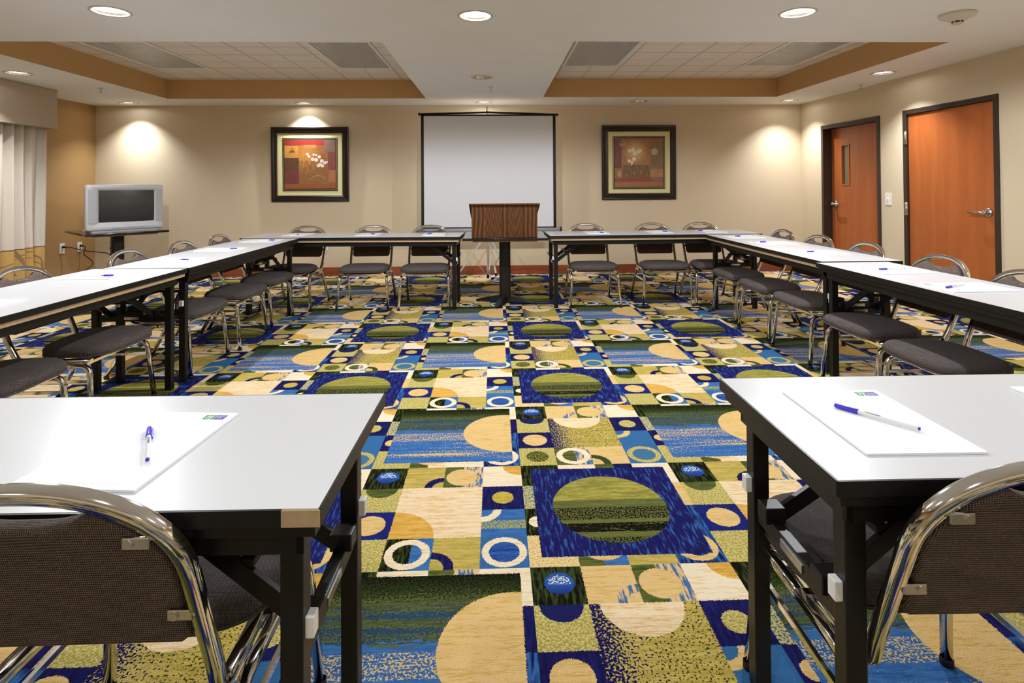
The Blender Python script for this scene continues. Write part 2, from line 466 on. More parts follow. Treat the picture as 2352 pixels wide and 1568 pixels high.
def holed(b, outer, holes, place):
    """flat plate with holes; place maps 2D to 3D"""
    es = []
    for loop in [outer]+holes:
        vs = [b.bm.verts.new(place(*p)) for p in loop]
        for i in range(len(vs)): es.append(b.bm.edges.new((vs[i], vs[(i+1) % len(vs)])))
    r = bmesh.ops.triangle_fill(b.bm, use_beauty=True, use_dissolve=False, edges=es)
    for g in r['geom']:
        if isinstance(g, bmesh.types.BMFace): g.material_index = b.cur
    return b

# ================================================================= SETTING
# ---- floor: one mesh, its quads follow the blocks of the carpet pattern
def floor():
    b = MB()
    km = {k: carpet(k) for k in ('blue_square', 'grey_square', 'small_warm', 'small_cool')}
    for m in km.values(): b.use(m)
    bw, bh = CU*4, CV*4
    i0, i1 = math.floor((XL-0.3-U0)/bw), math.ceil((XR+0.3-U0)/bw)
    j0, j1 = math.floor((V0-D-0.2)/bh), math.ceil((V0-FRONT+0.2)/bh)
    cache = {}
    def vert(x, y):
        x = min(max(x, XL-0.15), XR+0.3); y = min(max(y, FRONT-0.1), D+0.1)
        k = (round(x, 5), round(y, 5))
        if k not in cache: cache[k] = b.bm.verts.new((x, y, 0))
        return cache[k]
    for j in range(j0, j1):
        for i in range(i0, i1):
            q = [vert(U0+i*bw, V0-(j+1)*bh), vert(U0+(i+1)*bw, V0-(j+1)*bh), vert(U0+(i+1)*bw, V0-j*bh), vert(U0+i*bw, V0-j*bh)]
            if len(set(q)) < 4: continue
            big = (i+j) % 2 == 0
            # rows alternate: even rows hold the blue squares, odd rows the grey-green ones
            kind = ('blue_square' if j % 2 == 0 else 'grey_square') if big else ('small_warm' if j % 2 == 0 else 'small_cool')
            b.use(km[kind]); b.face(q)
    o = b.build('floor', kind='structure')
    return o
floor()

# ---- walls
WT = 0.2
b = mb('wallpaper'); b.box(XL-WT, XR+WT, D, D+WT, 0, 2.9); b.build('wall_back', kind='structure')
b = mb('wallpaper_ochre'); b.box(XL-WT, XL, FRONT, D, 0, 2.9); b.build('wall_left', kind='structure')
b = mb('wallpaper'); b.box(XL-WT, XR+WT, FRONT-WT, FRONT, 0, 2.9); b.build('wall_front', kind='structure')
DOORS = [(6.286, 7.434, 2.026), (4.770, 5.918, 2.030)]      # outer frame: near y, far y, top
FW = 0.05
b = mb('wallpaper')
ys = [FRONT]
for y0, y1, zt in sorted(DOORS): ys += [y0+0.01, y1-0.01]
ys.append(D)
for k in range(0, len(ys), 2): b.box(XR, XR+WT, ys[k], ys[k+1], 0, 2.9)
for y0, y1, zt in DOORS: b.box(XR, XR+WT, y0+0.01, y1-0.01, zt-0.01, 2.9)
b.build('wall_right', kind='structure')
b = mb('wallpaper'); b.box(XR+WT+0.01, XR+WT+0.06, 4.4, 7.8, 0, 2.6); b.build('wall_corridor', kind='structure')

# ---- baseboards
b = mb('cherry'); b.box(XL+0.004, XR-0.004, D-0.014, D-0.001, 0, 0.125, 0.004); b.build('baseboard_back', kind='structure')
b = mb('cherry'); b.box(XL+0.001, XL+0.014, FRONT, D-0.016, 0, 0.125, 0.004); b.build('baseboard_left', kind='structure')
b = mb('cherry')
for a0, a1 in ((FRONT, 4.765), (5.923, 6.281), (7.439, D-0.016)): b.box(XR-0.014, XR-0.001, a0, a1, 0, 0.125, 0.004)
b.build('baseboard_right', kind='structure')

# ---- doors
def door(idx, y0, y1, zt, slab_x, handle_side, lite):
    root = mb('brown_frame')
    for a0, a1 in ((y0, y0+FW), (y1-FW, y1)):
        root.box(XR-0.014, XR+0.16, a0, a1, 0, zt, 0.004)
    root.box(XR-0.014, XR+0.16, y0+FW, y1-FW, zt-FW, zt, 0.004)
    st = slab_x+0.045                                              # stop behind the leaf
    root.box(st, XR+0.16, y0+FW, y0+FW+0.014, 0, zt-FW); root.box(st, XR+0.16, y1-FW-0.014, y1-FW, 0, zt-FW)
    fr = root.build('door_%d' % idx, kind='structure')
    a0, a1, ztop = y0+FW+0.004, y1-FW-0.004, zt-FW-0.004
    lf = mb('door_wood')
    if lite:
        l0, l1, lz0, lz1 = lite
        for yy0, yy1, z0, z1 in ((a0, l0, 0.012, ztop), (l1, a1, 0.012, ztop), (l0, l1, 0.012, lz0), (l0, l1, lz1, ztop)):
            lf.box(slab_x, slab_x+0.043, yy0, yy1, z0, z1)
    else: lf.box(slab_x, slab_x+0.043, a0, a1, 0.012, ztop, 0.002)
    leaf = lf.build('door_leaf', fr)
    if lite:
        g = mb('lite_glass'); g.box(slab_x+0.018, slab_x+0.024, l0, l1, lz0, lz1); g.build('vision_panel', leaf)
        g = mb('door_wood'); t = 0.016
        for yy0, yy1, z0, z1 in ((l0-t, l0, lz0-t, lz1+t), (l1, l1+t, lz0-t, lz1+t), (l0, l1, lz0-t, lz0), (l0, l1, lz1, lz1+t)):
            g.box(slab_x-0.008, slab_x+0.001, yy0, yy1, z0, z1, 0.002)
        g.build('vision_panel_bead', leaf)
    # lever handle
    hy = (a0+0.075) if handle_side == 'near' else (a1-0.08); hz = 0.98
    d = 1 if handle_side == 'near' else -1
    hb = mb('steel')
    rose = [(0.040, 0), (0.043, -0.006), (0.038, -0.016), (0.022, -0.022)]
    hb.loft([[(slab_x+z, hy+r*math.cos(2*PI*i/24), hz+r*math.sin(2*PI*i/24)) for i in range(24)] for r, z in rose])
    hb.tube([(slab_x-0.015, hy, hz), (slab_x-0.062, hy, hz)], 0.017, 14)
    hb.tube(fillet([(slab_x-0.05, hy, hz), (slab_x-0.062, hy+d*0.03, hz), (slab_x-0.058, hy+d*0.165, hz-0.002)], 0.02), 0.011, 10)
    hb.build('lever_handle', leaf)
    if handle_side == 'near':
        for hz2 in (1.735, 0.975, 0.24):
            k = mb('steel'); k.box(XR-0.018, XR-0.010, a1-0.006, a1+0.036, hz2-0.07, hz2+0.07, 0.002)
            k.tube([(XR-0.020, a1+0.006, hz2-0.07), (XR-0.020, a1+0.006, hz2+0.07)], 0.008, 10)
            k.build('hinge', fr)
    return fr
d1 = door(1, *DOORS[0], XR+0.10, 'far', (7.015, 7.155, 1.24, 1.74))
d2 = door(2, *DOORS[1], XR+0.012, 'near', None)

# ---- ceiling: lower soffit with two trays, light openings cut in it
LIGHTS = [  # x, y, lit, label
 (-2.477, 3.695, 3, 'lit recessed downlight at the left end of the nearest ceiling row'),
 (-0.122, 3.766, 3, 'lit recessed downlight in the middle of the nearest ceiling row'),
 (2.035, 3.679, 3, 'lit recessed downlight at the right end of the nearest ceiling row'),
 (-4.708, 5.686, 1, 'lit recessed downlight just in front of the curtain valance'),
 (-4.914, 7.690, 1, 'lit recessed downlight in the corner above the television'),
 (-2.600, 7.760, 1, 'lit recessed downlight above the left framed orchid picture'),
 (-0.137, 7.700, 1, 'lit recessed downlight above the top of the projection screen'),
 (1.983, 7.597, 0, 'unlit recessed downlight above the right framed orchid picture'),
 (4.056, 7.584, 1, 'lit recessed downlight in the far right corner near the door with glass slit'),
 (4.048, 5.702, 1, 'lit recessed downlight above the big plain orange door'),
 (-0.126, 5.900, 0, 'unlit recessed downlight on the beam between the two ceiling trays'),
 (-2.45, 1.10, 2, 'lit recessed downlight above the left near table, behind the picture edge'),
 (-0.12, 0.30, 2, 'lit recessed downlight straight above the viewpoint, out of the picture'),
 (2.05, 1.10, 2, 'lit recessed downlight above the right near table, behind the picture edge'),
 (-4.60, 2.20, 1, 'lit recessed downlight near the left wall, left of the picture'),
 (3.95, 2.20, 1, 'lit recessed downlight near the right wall, right of the picture'),
 (-2.45, -1.20, 2, 'added unseen fill downlight at the back left of the room behind the viewpoint'),  # this pair behind the viewpoint is added for soft fill light
 (2.05, -1.20, 2, 'added unseen fill downlight at the back right of the room behind the viewpoint'),
]
RC = 0.098
TRAYS = [(-4.19, -0.89, 4.46, 7.33), (0.637, 3.71, 4.44, 7.24)]
b = mb('white_paint')
holes = [[(x0, y0), (x1, y0), (x1, y1), (x0, y1)] for x0, x1, y0, y1 in TRAYS]+[circle(x, y, RC) for x, y, *_ in LIGHTS]
holed(b, [(XL, FRONT), (XR, FRONT), (XR, D), (XL, D)], holes, lambda u, v: (u, v, H))
b.use('tan_paint')
for x0, x1, y0, y1 in TRAYS:
    c = [(x0, y0), (x1, y0), (x1, y1), (x0, y1)]
    for k in range(4):
        p, q = c[k], c[(k+1) % 4]
        b.poly([(*p, H), (*q, H), (*q, TRAY_Z), (*p, TRAY_Z)])
ceil = b.build('ceiling', kind='structure')
b = mb('white_paint'); b.box(XL-WT, XR+WT, FRONT-WT, D+WT, 2.92, 2.97); roof = b.build('ceiling_slab', ceil); roof['kind'] = 'structure'

# ---- acoustic tiles in the trays, with openings for the fluorescent fittings
def tile_mat(name, px, py, sx, sy):
    a = Mat(name, 0.85, spec=0.2); X, Y, Z = a.world()
    gx = ((X-px)*(1/sx)).mod(1.0); gy = ((Y-py)*(1/sy)).mod(1.0)
    hx = ((X-px)*(2/sx)).mod(1.0); hy = ((Y-py)*(2/sy)).mod(1.0)
    n = a.noise(scale=160, detail=2)
    base = a.mix((0.76, 0.71, 0.66, 1), (0.86, 0.82, 0.77, 1), n)
    score = (((hx-.5).abs() > .475) | ((hy-.5).abs() > .475))
    c = a.mix(base, (0.60, 0.54, 0.47, 1), score)
    grid = (((gx-.5).abs() > .481) | ((gy-.5).abs() > .481))
    c = a.mix(c, (0.62, 0.56, 0.49, 1), grid)
    a.color(c); a.bump(score.inv()+grid*1.5+n*0.2, 0.5, 0.006); return a.m
TROFF = [(-3.92, -3.30, 5.38, 6.60, 'left fluorescent fitting in the left ceiling tray'),
         (-1.81, -1.19, 5.38, 6.60, 'right fluorescent fitting in the left ceiling tray'),
         (0.79, 1.44, 5.26, 6.48, 'left fluorescent fitting in the right ceiling tray'),
         (2.89, 3.51, 5.24, 6.44, 'right fluorescent fitting in the right ceiling tray')]
for k, (x0, x1, y0, y1) in enumerate(TRAYS):
    tm = tile_mat('acoustic_tile_%d' % k, (-1.19, 0.79)[k], (6.60, 6.48)[k], 0.70, 0.66)
    b = mb(tm)
    hs = [[(a0, c0), (a1, c0), (a1, c1), (a0, c1)] for a0, a1, c0, c1, _ in TROFF if x0 < a0 < x1]
    holed(b, [(x0, y0), (x1, y0), (x1, y1), (x0, y1)], hs, lambda u, v: (u, v, TRAY_Z-0.002))
    o = b.build('acoustic_tiles', ceil); o['kind'] = 'structure'

def troffer(x0, x1, y0, y1, label):
    r = thing('troffer_light', 'switched-off '+label+', with silver louvre', 'ceiling light', ((x0+x1)/2, (y0+y1)/2, TRAY_Z), 0, 'fluorescent fittings in the ceiling trays')
    w2, l2 = (x1-x0)/2, (y1-y0)/2
    b = mb('housing_white')
    for p, q in (((-w2, -l2), (w2, -l2)), ((w2, -l2), (w2, l2)), ((w2, l2), (-w2, l2)), ((-w2, l2), (-w2, -l2))):
        b.poly([(p[0], p[1], 0), (q[0], q[1], 0), (q[0], q[1], 0.11), (p[0], p[1], 0.11)])
    b.poly([(-w2, -l2, 0.11), (w2, -l2, 0.11), (w2, l2, 0.11), (-w2, l2, 0.11)])
    b.build('housing', r)
    b = mb('white_plastic'); t = 0.028
    for a0, a1, c0, c1 in ((-w2, w2, -l2, -l2+t), (-w2, w2, l2-t, l2), (-w2, -w2+t, -l2+t, l2-t), (w2-t, w2, -l2+t, l2-t)):
        b.box(a0, a1, c0, c1, -0.010, 0.012, 0.002)
    b.build('frame', r)
    b = mb('aluminium'); nx, ny = 15, 30
    for i in range(1, nx):
        x = -w2+t+(2*w2-2*t)*i/nx; b.box(x-0.0035, x+0.0035, -l2+t, l2-t, -0.004, 0.016)
    for j in range(1, ny):
        y = -l2+t+(2*l2-2*t)*j/ny; b.box(-w2+t, w2-t, y-0.0035, y+0.0035, -0.004, 0.016)
    b.build('louvre', r)
    for sx in (-1, 0, 1):
        b = mb('white_plastic'); b.tube([(sx*w2*0.58, -l2+0.05, 0.07), (sx*w2*0.58, l2-0.05, 0.07)], 0.014, 10); b.build('tube', r)
for tr in TROFF: troffer(*tr)

# ---- recessed downlights
def lamp_data(name, watts, spill, flat):
    """a spot with a measured-looking spread: soft core, sharp cut-off at 46 degrees, weak spill below the ceiling"""
    l = bpy.data.lights.new(name, 'SPOT'); l.energy = watts; l.spot_size = math.radians(173)
    l.spot_blend = 0.22; l.shadow_soft_size = 0.02; l.color = (0.97, 1.0, 1.055)
    l.use_nodes = True; nt = l.node_tree; em = nt.nodes['Emission']
    g = nt.nodes.new('ShaderNodeNewGeometry'); x = nt.nodes.new('ShaderNodeSeparateXYZ')
    nt.links.new(g.outputs['Incoming'], x.inputs[0]); c = V(nt, x.outputs[2]).abs()
    core = c.ramp(0.70, 0.97)*(1-flat)+flat
    beam = core*c.ramp(0.615, 0.695)
    st = beam*(1-spill)+spill
    nt.links.new(st.k, em.inputs['Strength']); return l
LAMP = {1: lamp_data('wall_lamp', WALL_W, WALL_SPILL, 0.15), 3: lamp_data('row_lamp', ROW_W, ROW_SPILL, 0.5), 2: lamp_data('near_lamp', NEAR_W, NEAR_SPILL, 1.0)}
def build_can(lit):
    root = thing('recessed_downlight', 'x', 'ceiling light', (0, 0, H), 0, 'recessed downlights')
    b = mb('trim_ring'); b.lathe([(RC-0.004, 0.0), (RC-0.002, -0.004), (RC+0.016, -0.006), (RC+0.021, -0.003), (RC+0.022, 0.0)], n=36); b.build('trim_ring', root)
    b = mb('can_reflector'); b.lathe([(RC, 0.0), (RC-0.006, 0.03), (0.074, 0.10), (0.06, 0.16), (0.0001, 0.162)], n=36); b.build('reflector', root)
    if lit:
        b = mb('lamp_lens'); b.lathe([(0.0001, 0.016), (0.05, 0.016), (0.094, 0.016)], n=36); b.build('lens', root)
    else:
        b = mb('housing_white'); b.lathe([(0.0001, 0.075), (0.026, 0.085), (0.030, 0.115), (0.018, 0.16)], n=20); b.build('bulb', root)
    return root
protos = {}; CANS = []
for x, y, lit, lab in LIGHTS:
    k = 1 if lit else 0
    if k not in protos:
        o = protos[k] = build_can(k); o['label'] = lab; o.location = (x, y, H)
    else: o = dup(protos[k], lab, (x, y, H))
    CANS.append((o, lit))
for o, lit in CANS:
    if lit:
        lo = bpy.data.objects.new('downlight_lamp', LAMP[lit]); COL.objects.link(lo)
        lo.parent = o; lo.location = (0, 0, -0.006)

# ---- smoke detector, sprinklers
r = thing('smoke_detector', 'round cream smoke detector on the ceiling at upper right', 'smoke detector', (3.147, 3.697, H))
b = mb('detector'); b.lathe([(0.0001, 0), (0.105, 0), (0.106, -0.012), (0.10, -0.022), (0.075, -0.032), (0.062, -0.036)], n=36); b.build('base', r)
b = mb('detector'); b.lathe([(0.062, -0.036), (0.050, -0.046), (0.034, -0.050), (0.034, -0.051)], n=36); b.build('cover', r)
b = mb('dark_slot'); b.lathe([(0.030, -0.048), (0.030, -0.062)], n=30); b.build('sensor_slot', r)
b = mb('detector'); b.lathe([(0.034, -0.062), (0.034, -0.066), (0.026, -0.071), (0.0001, -0.072)], n=30)
for k in range(6):
    a = k*PI/3+0.3; b.box(0.031*math.cos(a)-0.003, 0.031*math.cos(a)+0.003, 0.031*math.sin(a)-0.003, 0.031*math.sin(a)+0.003, -0.064, -0.048)
b.build('cap', r)
def sprinkler(x, y, lab):
    r = thing('ceiling_sprinkler', lab, 'sprinkler', (x, y, H), 0, 'ceiling sprinklers')
    b = mb('white_plastic'); b.lathe([(0.0001, -0.002), (0.035, -0.002), (0.036, -0.005), (0.014, -0.009), (0.0001, -0.009)], n=20); b.build('escutcheon', r)
    b = mb('steel'); b.tube([(0, 0, -0.005), (0, 0, -0.022)], 0.008, 10)
    b.tube([(-0.008, 0, -0.02), (-0.012, 0, -0.032), (0, 0, -0.046)], 0.0025, 6); b.tube([(0.008, 0, -0.02), (0.012, 0, -0.032), (0, 0, -0.046)], 0.0025, 6); b.build('head', r)
    b = mb('steel'); b.lathe([(0.0001, -0.046), (0.015, -0.046), (0.015, -0.049), (0.0001, -0.049)], n=14); b.build('deflector', r)
sprinkler(-0.038, 6.50, 'small sprinkler on the beam in front of the projection screen')
sprinkler(4.248, 6.357, 'small sprinkler above the door with the glass slit')
sprinkler(-4.50, 6.556, 'small sprinkler near the valance end at far left')

# ================================================================= WALL THINGS
def art_mat(kind, w, h):
    a = Mat('print_'+kind, 0.35); X, Y, Z = a.coords()
    x = X*(1/w)+0.5; y = 0.5-Z*(1/h)
    n = a.noise(scale=14, detail=4, rough=0.7); n2 = a.noise(scale=1, detail=2, stretch=(60, 1, 9))
    x = x+(n-.5)*0.02; y = y+(n-.5)*0.02
    col = [a.mix(rgb(118, 70, 40), rgb(168, 112, 62), n)]
    def put(c, m): col[0] = a.mix(col[0], c, m)
    def rect(x0, y0, x1, y1): return x.between(x0, x1) & y.between(y0, y1)
    def disc(cx, cy, r):
        dx, dy = x-cx, y-cy; return (dx*dx+dy*dy)._m('SQRT') < r
    def glow(cx, cy, r0, r1):
        dx, dy = x-cx, y-cy; return (dx*dx+dy*dy)._m('SQRT').ramp(r1, r0)
    if kind == 'left':
        put(a.mix(rgb(206, 148, 66), rgb(176, 112, 52), n), glow(.40, .38, .08, .34))
        put(a.mix(rgb(150, 104, 58), rgb(122, 84, 48), n2), rect(.28, .42, .86, .88) & (n2 > .5))
        put(a.mix(rgb(178, 58, 46), rgb(132, 46, 38), n), rect(-.1, -.1, .78, .11))
        put(a.mix(rgb(140, 110, 96), rgb(110, 84, 74), n), rect(.79, -.1, 1.1, .25))
        put(a.mix(rgb(150, 78, 66), rgb(110, 56, 48), n), rect(.85, .25, 1.1, .62))
        put(a.mix(rgb(210, 154, 74), rgb(180, 116, 50), n), rect(-.1, .12, .27, .36))
        put(rgb(120, 72, 24), rect(.08, .17, .27, .26) & (n > .55))
        put(a.mix(rgb(106, 72, 48), rgb(80, 54, 38), n2), rect(-.1, .37, .28, .62))
        put(a.mix(rgb(128, 66, 62), rgb(98, 46, 42), n), rect(-.1, .62, .28, .90))
        put(a.mix(rgb(196, 138, 80), rgb(160, 104, 66), n), rect(.38, .10, .62, .17))
        put(a.mix(rgb(186, 118, 72), rgb(150, 92, 56), n2), rect(.87, .62, 1.1, .86))
        put(a.mix(rgb(164, 94, 52), rgb(130, 72, 42), n), rect(-.1, .91, 1.1, 1.1))
        for cx, cy, rr in ((.45, .29, .028), (.48, .335, .026), (.57, .30, .022), (.62, .31, .02), (.68, .345, .032), (.55, .395, .036), (.62, .41, .038), (.73, .43, .036), (.66, .53, .032), (.70, .505, .036), (.74, .53, .034), (.79, .47, .034), (.83, .455, .022)):
            put(a.mix(rgb(236, 228, 214), rgb(206, 186, 166), n), disc(cx, cy, rr))
        put(rgb(150, 128, 84), (y-(x-.65)*(x-.65)*3.0).between(.72, .745) & rect(.48, .70, .82, .95))
    else:
        put(a.mix(rgb(186, 130, 66), rgb(150, 100, 54), n), glow(.45, .42, .15, .55))
        put(a.mix(rgb(128, 58, 36), rgb(98, 44, 30), n), rect(-.1, .02, .14, .62))
        put(a.mix(rgb(96, 72, 44), rgb(120, 92, 58), n2), rect(.16, .55, .74, .83) & (n2 > .42))
        put(a.mix(rgb(140, 112, 80), rgb(112, 84, 56), n), rect(.73, .08, 1.1, .62))
        put(rgb(176, 156, 122), disc(.82, .28, .07)); put(rgb(170, 132, 92), rect(.10, .05, .25, .16) & (n > .45))
        put(a.mix(rgb(188, 140, 92), rgb(140, 96, 60), n), rect(.73, .64, 1.1, .80)); put(rgb(180, 132, 92), rect(-.1, .62, .13, .80) & (n > .48))
        put(a.mix(rgb(156, 66, 46), rgb(126, 52, 38), n), rect(-.1, .83, .76, .895)); put(rgb(110, 98, 96), rect(.76, .83, 1.1, .895))
        put(a.mix(rgb(170, 112, 72), rgb(136, 84, 52), n), rect(-.1, .895, 1.1, 1.1))
        put(a.mix(rgb(214, 178, 120), rgb(190, 150, 90), n), glow(.42, .28, .10, .26))
        for cx, cy, rr in ((.31, .26, .035), (.38, .24, .04), (.42, .31, .05), (.50, .27, .042), (.53, .25, .03), (.30, .47, .034), (.40, .43, .04), (.36, .49, .026), (.35, .53, .018)):
            put(a.mix(rgb(240, 232, 212), rgb(216, 196, 160), n), disc(cx, cy, rr))
    a.color(col[0]); return a.m

def picture(kind, x0, x1, z0, z1, label):
    cx, cz = (x0+x1)/2, (z0+z1)/2; w2, h2 = (x1-x0)/2, (z1-z0)/2
    r = thing('framed_picture', label, 'picture', (cx, D-0.002, cz), 0, 'framed orchid pictures')
    r.rotation_euler = (math.radians(1.2), 0, 0)
    r.location.y = D-0.016
    b = mb('frame_black'); fw = 0.086
    prof = [(0, 0.0), (0, -0.030), (0.012, -0.042), (0.030, -0.040), (0.048, -0.030), (0.066, -0.030), (fw-0.006, -0.020), (fw, -0.018), (fw, 0.0)]
    rings = []
    for d, y in prof:
        rings.append([(-w2+d, y, -h2+d), (w2-d, y, -h2+d), (w2-d, y, h2-d), (-w2+d, y, h2-d)])
    b.loft(rings+[rings[0]], False, False); b.build('frame', r)
    b = mb('gilt')
    for d0, d1, y in ((fw-0.001, fw+0.010, -0.020),):
        b.loft([[(-w2+d0, y, -h2+d0), (w2-d0, y, -h2+d0), (w2-d0, y, h2-d0), (-w2+d0, y, h2-d0)],
                [(-w2+d1, y+0.006, -h2+d1), (w2-d1, y+0.006, -h2+d1), (w2-d1, y+0.006, h2-d1), (-w2+d1, y+0.006, h2-d1)]], False, False)
    b.build('gilt_fillet', r)
    m = 0.182
    b = mb('mat_board'); b.box(-w2+fw, w2-fw, -0.012, -0.004, -h2+fw, h2-fw); b.build('mat_board', r)
    b = mb('inner_mat'); b.box(-w2+m-0.028, w2-m+0.028, -0.0145, -0.0118, -h2+m-0.034, h2-m+0.030); b.build('inner_mat', r)
    b = mb('gilt'); e = 0.015; k = 0.004
    for a0, a1, c0, c1 in ((-w2+m-e, w2-m+e, -h2+m-e-k, -h2+m-e), (-w2+m-e, w2-m+e, h2-m+e, h2-m+e+k), (-w2+m-e-k, -w2+m-e, -h2+m-e-k, h2-m+e+k), (w2-m+e, w2-m+e+k, -h2+m-e-k, h2-m+e+k)):
        b.box(a0, a1, -0.0155, -0.0140, c0, c1)
    b.build('gilt_line', r)
    b = mb(art_mat(kind, 2*(w2-m), 2*(h2-m))); b.box(-w2+m, w2-m, -0.0165, -0.0142, -h2+m, h2-m); b.build('print', r)
picture('left', -3.110, -2.040, 1.045, 2.088, 'black framed print with a spray of small white orchids, left of the projection screen')
picture('right', 1.525, 2.585, 1.041, 2.096, 'black framed print with a glowing clump of white flowers, right of the projection screen')

def plate(name, label, cat, loc, rz, w, h, kind):
    """wall plate, front towards -y locally"""
    r = thing(name, label, cat, loc, rz)
    b = mb('outlet_ivory'); b.box(-w/2, w/2, -0.007, 0.0, -h/2, h/2, 0.003); b.build('plate', r)
    if kind == 'outlet':
        for s in (-1, 1):
            b = mb('outlet_ivory'); b.slab(circle(0, s*h*0.2, w*0.24, 16), -0.010, -0.006, 'y')
            b.use('dark_slot'); b.box(-0.010, -0.006, -0.0108, -0.0098, s*h*0.2-0.006, s*h*0.2+0.008); b.box(0.006, 0.010, -0.0108, -0.0098, s*h*0.2-0.006, s*h*0.2+0.008)
            b.build('socket', r)
    elif kind == 'data':
        b = mb('dark_slot'); b.box(-0.012, 0.012, -0.010, -0.006, -0.002, 0.022); b.build('jack', r)
    else:
        b = mb('outlet_ivory'); b.box(-0.006, 0.006, -0.020, -0.006, -0.004, 0.016, 0.002); b.build('toggle', r)
        b = mb('steel')
        for s in (-1, 1): b.slab(circle(0, s*h*0.3, 0.004, 8), -0.0085, -0.006, 'y')
        b.build('screw', r)
    return r
plate('wall_outlet', 'white wall outlet nearer the curtain, black cord plugged in', 'outlet', (XL, 7.349, 0.484), -PI/2*-1, 0.085, 0.13, 'outlet')
plate('wall_outlet', 'white wall outlet nearer the room corner behind the television table', 'outlet', (XL, 7.656, 0.473), PI/2, 0.085, 0.13, 'outlet')
plate('wall_outlet', 'white data outlet low on the far wall behind the left back table', 'outlet', (-2.383, D, 0.43), 0, 0.085, 0.125, 'data')
plate('light_switch', 'white light switch between the two orange doors', 'light switch', (XR, 6.165, 1.072), -PI/2, 0.095, 0.135, 'switch')
r = tag(mb('beige_plate').box(-0.09, 0.09, -0.09, 0.09, 0.0, 0.006, 0.002).build('beige_floor_patch'), 'small flat beige square on the carpet near the left end of the far wall', 'floor box')  # stands in for a blurred grey-beige patch; no floor box is known
r.location = (-1.84, 7.56, 0)

# cords from the outlets
b = mb('black_plastic')
P = [(XL+0.03, 7.349, 0.50), (XL+0.09, 7.40, 0.49), (XL+0.16, 7.50, 0.44), (-5.1, 7.55, 0.40), (-4.95, 7.45, 0.36), (-4.85, 7.3, 0.40), (-4.72, 7.04, 0.52)]
b.tube(fillet(P, 0.08, 4), 0.006, 7); b.box(XL+0.009, XL+0.04, 7.335, 7.363, 0.49, 0.515, 0.004)
tag(b.build('power_cord'), 'black power cord running from the outlet by the curtain to the television table', 'cord')
b = mb('black_plastic')
P = [(XL+0.03, 7.656, 0.485), (XL+0.08, 7.66, 0.48), (XL+0.09, 7.60, 0.38), (XL+0.2, 7.66, 0.26), (XL+0.16, 7.5, 0.16), (XL+0.2, 7.35, 0.10), (XL+0.42, 7.5, 0.03), (XL+0.6, 7.52, 0.008)]
b.tube(fillet(P, 0.06, 4), 0.006, 7); b.box(XL+0.009, XL+0.04, 7.642, 7.670, 0.475, 0.50, 0.004)
tag(b.build('power_cord'), 'black power cord hanging in loops from the outlet by the room corner', 'cord')

# ---- curtain and valance on the left wall
def curtain_mat():
    a = Mat('curtain_cloth', 0.85, spec=0.25); X, Y, Z = a.world()
    n = a.noise(scale=3, detail=3); w1 = a.noise(scale=500, detail=1)
    top = a.mix((0.62, 0.54, 0.44, 1), (0.70, 0.62, 0.52, 1), w1)
    gold = a.mix((0.52, 0.30, 0.085, 1), (0.64, 0.40, 0.14, 1), n)
    s = Y*1.0
    r1 = (((s-6.42)*(s-6.42)*6.0+(Z-0.38)*(Z-0.38)*9.0)._m('SQRT')-0.5).abs() < 0.022
    r2 = (((s-6.36)*(s-6.36)*5.0+(Z-0.30)*(Z-0.30)*11.0)._m('SQRT')-0.62).abs() < 0.014
    lf = ((s*95.0+Z*24.0).sin() > 0.6) & (s.between(6.28, 6.34)) & (Z > 0.3)
    g = a.mix(gold, (0.22, 0.15, 0.09, 1), (r1 | r2 | lf)*0.8)
    c = a.mix(g, top, Z > 0.59)
    c = a.mix(c, (0.12, 0.08, 0.05, 1), Z.between(0.583, 0.594))
    a.color(c); a.bump(w1, 0.2, 0.001); return a.m
r = thing('curtain', 'cream drape with gold patterned hem at the left edge', 'curtain', (0, 0, 0))
b = MB().use(curtain_mat()); ny, nz = 260, 26
grid = []
for j in range(nz+1):
    z = 0.03+(2.06-0.03)*j/nz; row = []
    for i in range(ny+1):
        u = i/ny; y = 4.7+(6.645-4.7)*u
        if u > 0.6: y += (u-0.6)/0.4*0.075*(1-z/2.06)
        ph = y*2*PI/0.150+0.5*math.sin(y*5.1)
        amp = 0.052+0.012*math.sin(y*3.3+1)
        x = -5.225+amp*math.sin(ph)+0.012*math.sin(2.3*ph+z*1.1)+0.006*math.sin(z*3+y*9)
        row.append(b.bm.verts.new((x, y, z)))
    grid.append(row)
for j in range(nz):
    for i in range(ny): b.face([grid[j][i], grid[j][i+1], grid[j+1][i+1], grid[j+1][i]], True)
o = b.build('drape', r); sm = o.modifiers.new('thickness', 'SOLIDIFY'); sm.thickness = 0.004
b = mb('steel'); b.tube([(-5.225, 4.65, 2.08), (-5.225, 6.66, 2.08)], 0.012, 10); b.build('rod', r)
r = thing('valance', 'beige box valance above the cream drape at the left edge', 'valance', (0, 0, 0))
b = mb('valance_cloth'); b.box(-5.10, -5.08, 4.6, 6.676, 1.94, H-0.012, 0.004); b.box(XL, -5.10, 6.656, 6.676, 1.94, H-0.012, 0.003); b.box(XL, -5.08, 4.6, 6.676, H-0.012, H-0.002); b.build('box', r)
for z in (1.946, H-0.016):
    b = mb('valance_cloth'); b.tube([(-5.078, 4.6, z), (-5.078, 6.678, z), (XL+0.005, 6.678, z)], 0.006, 8); b.build('piping', r)

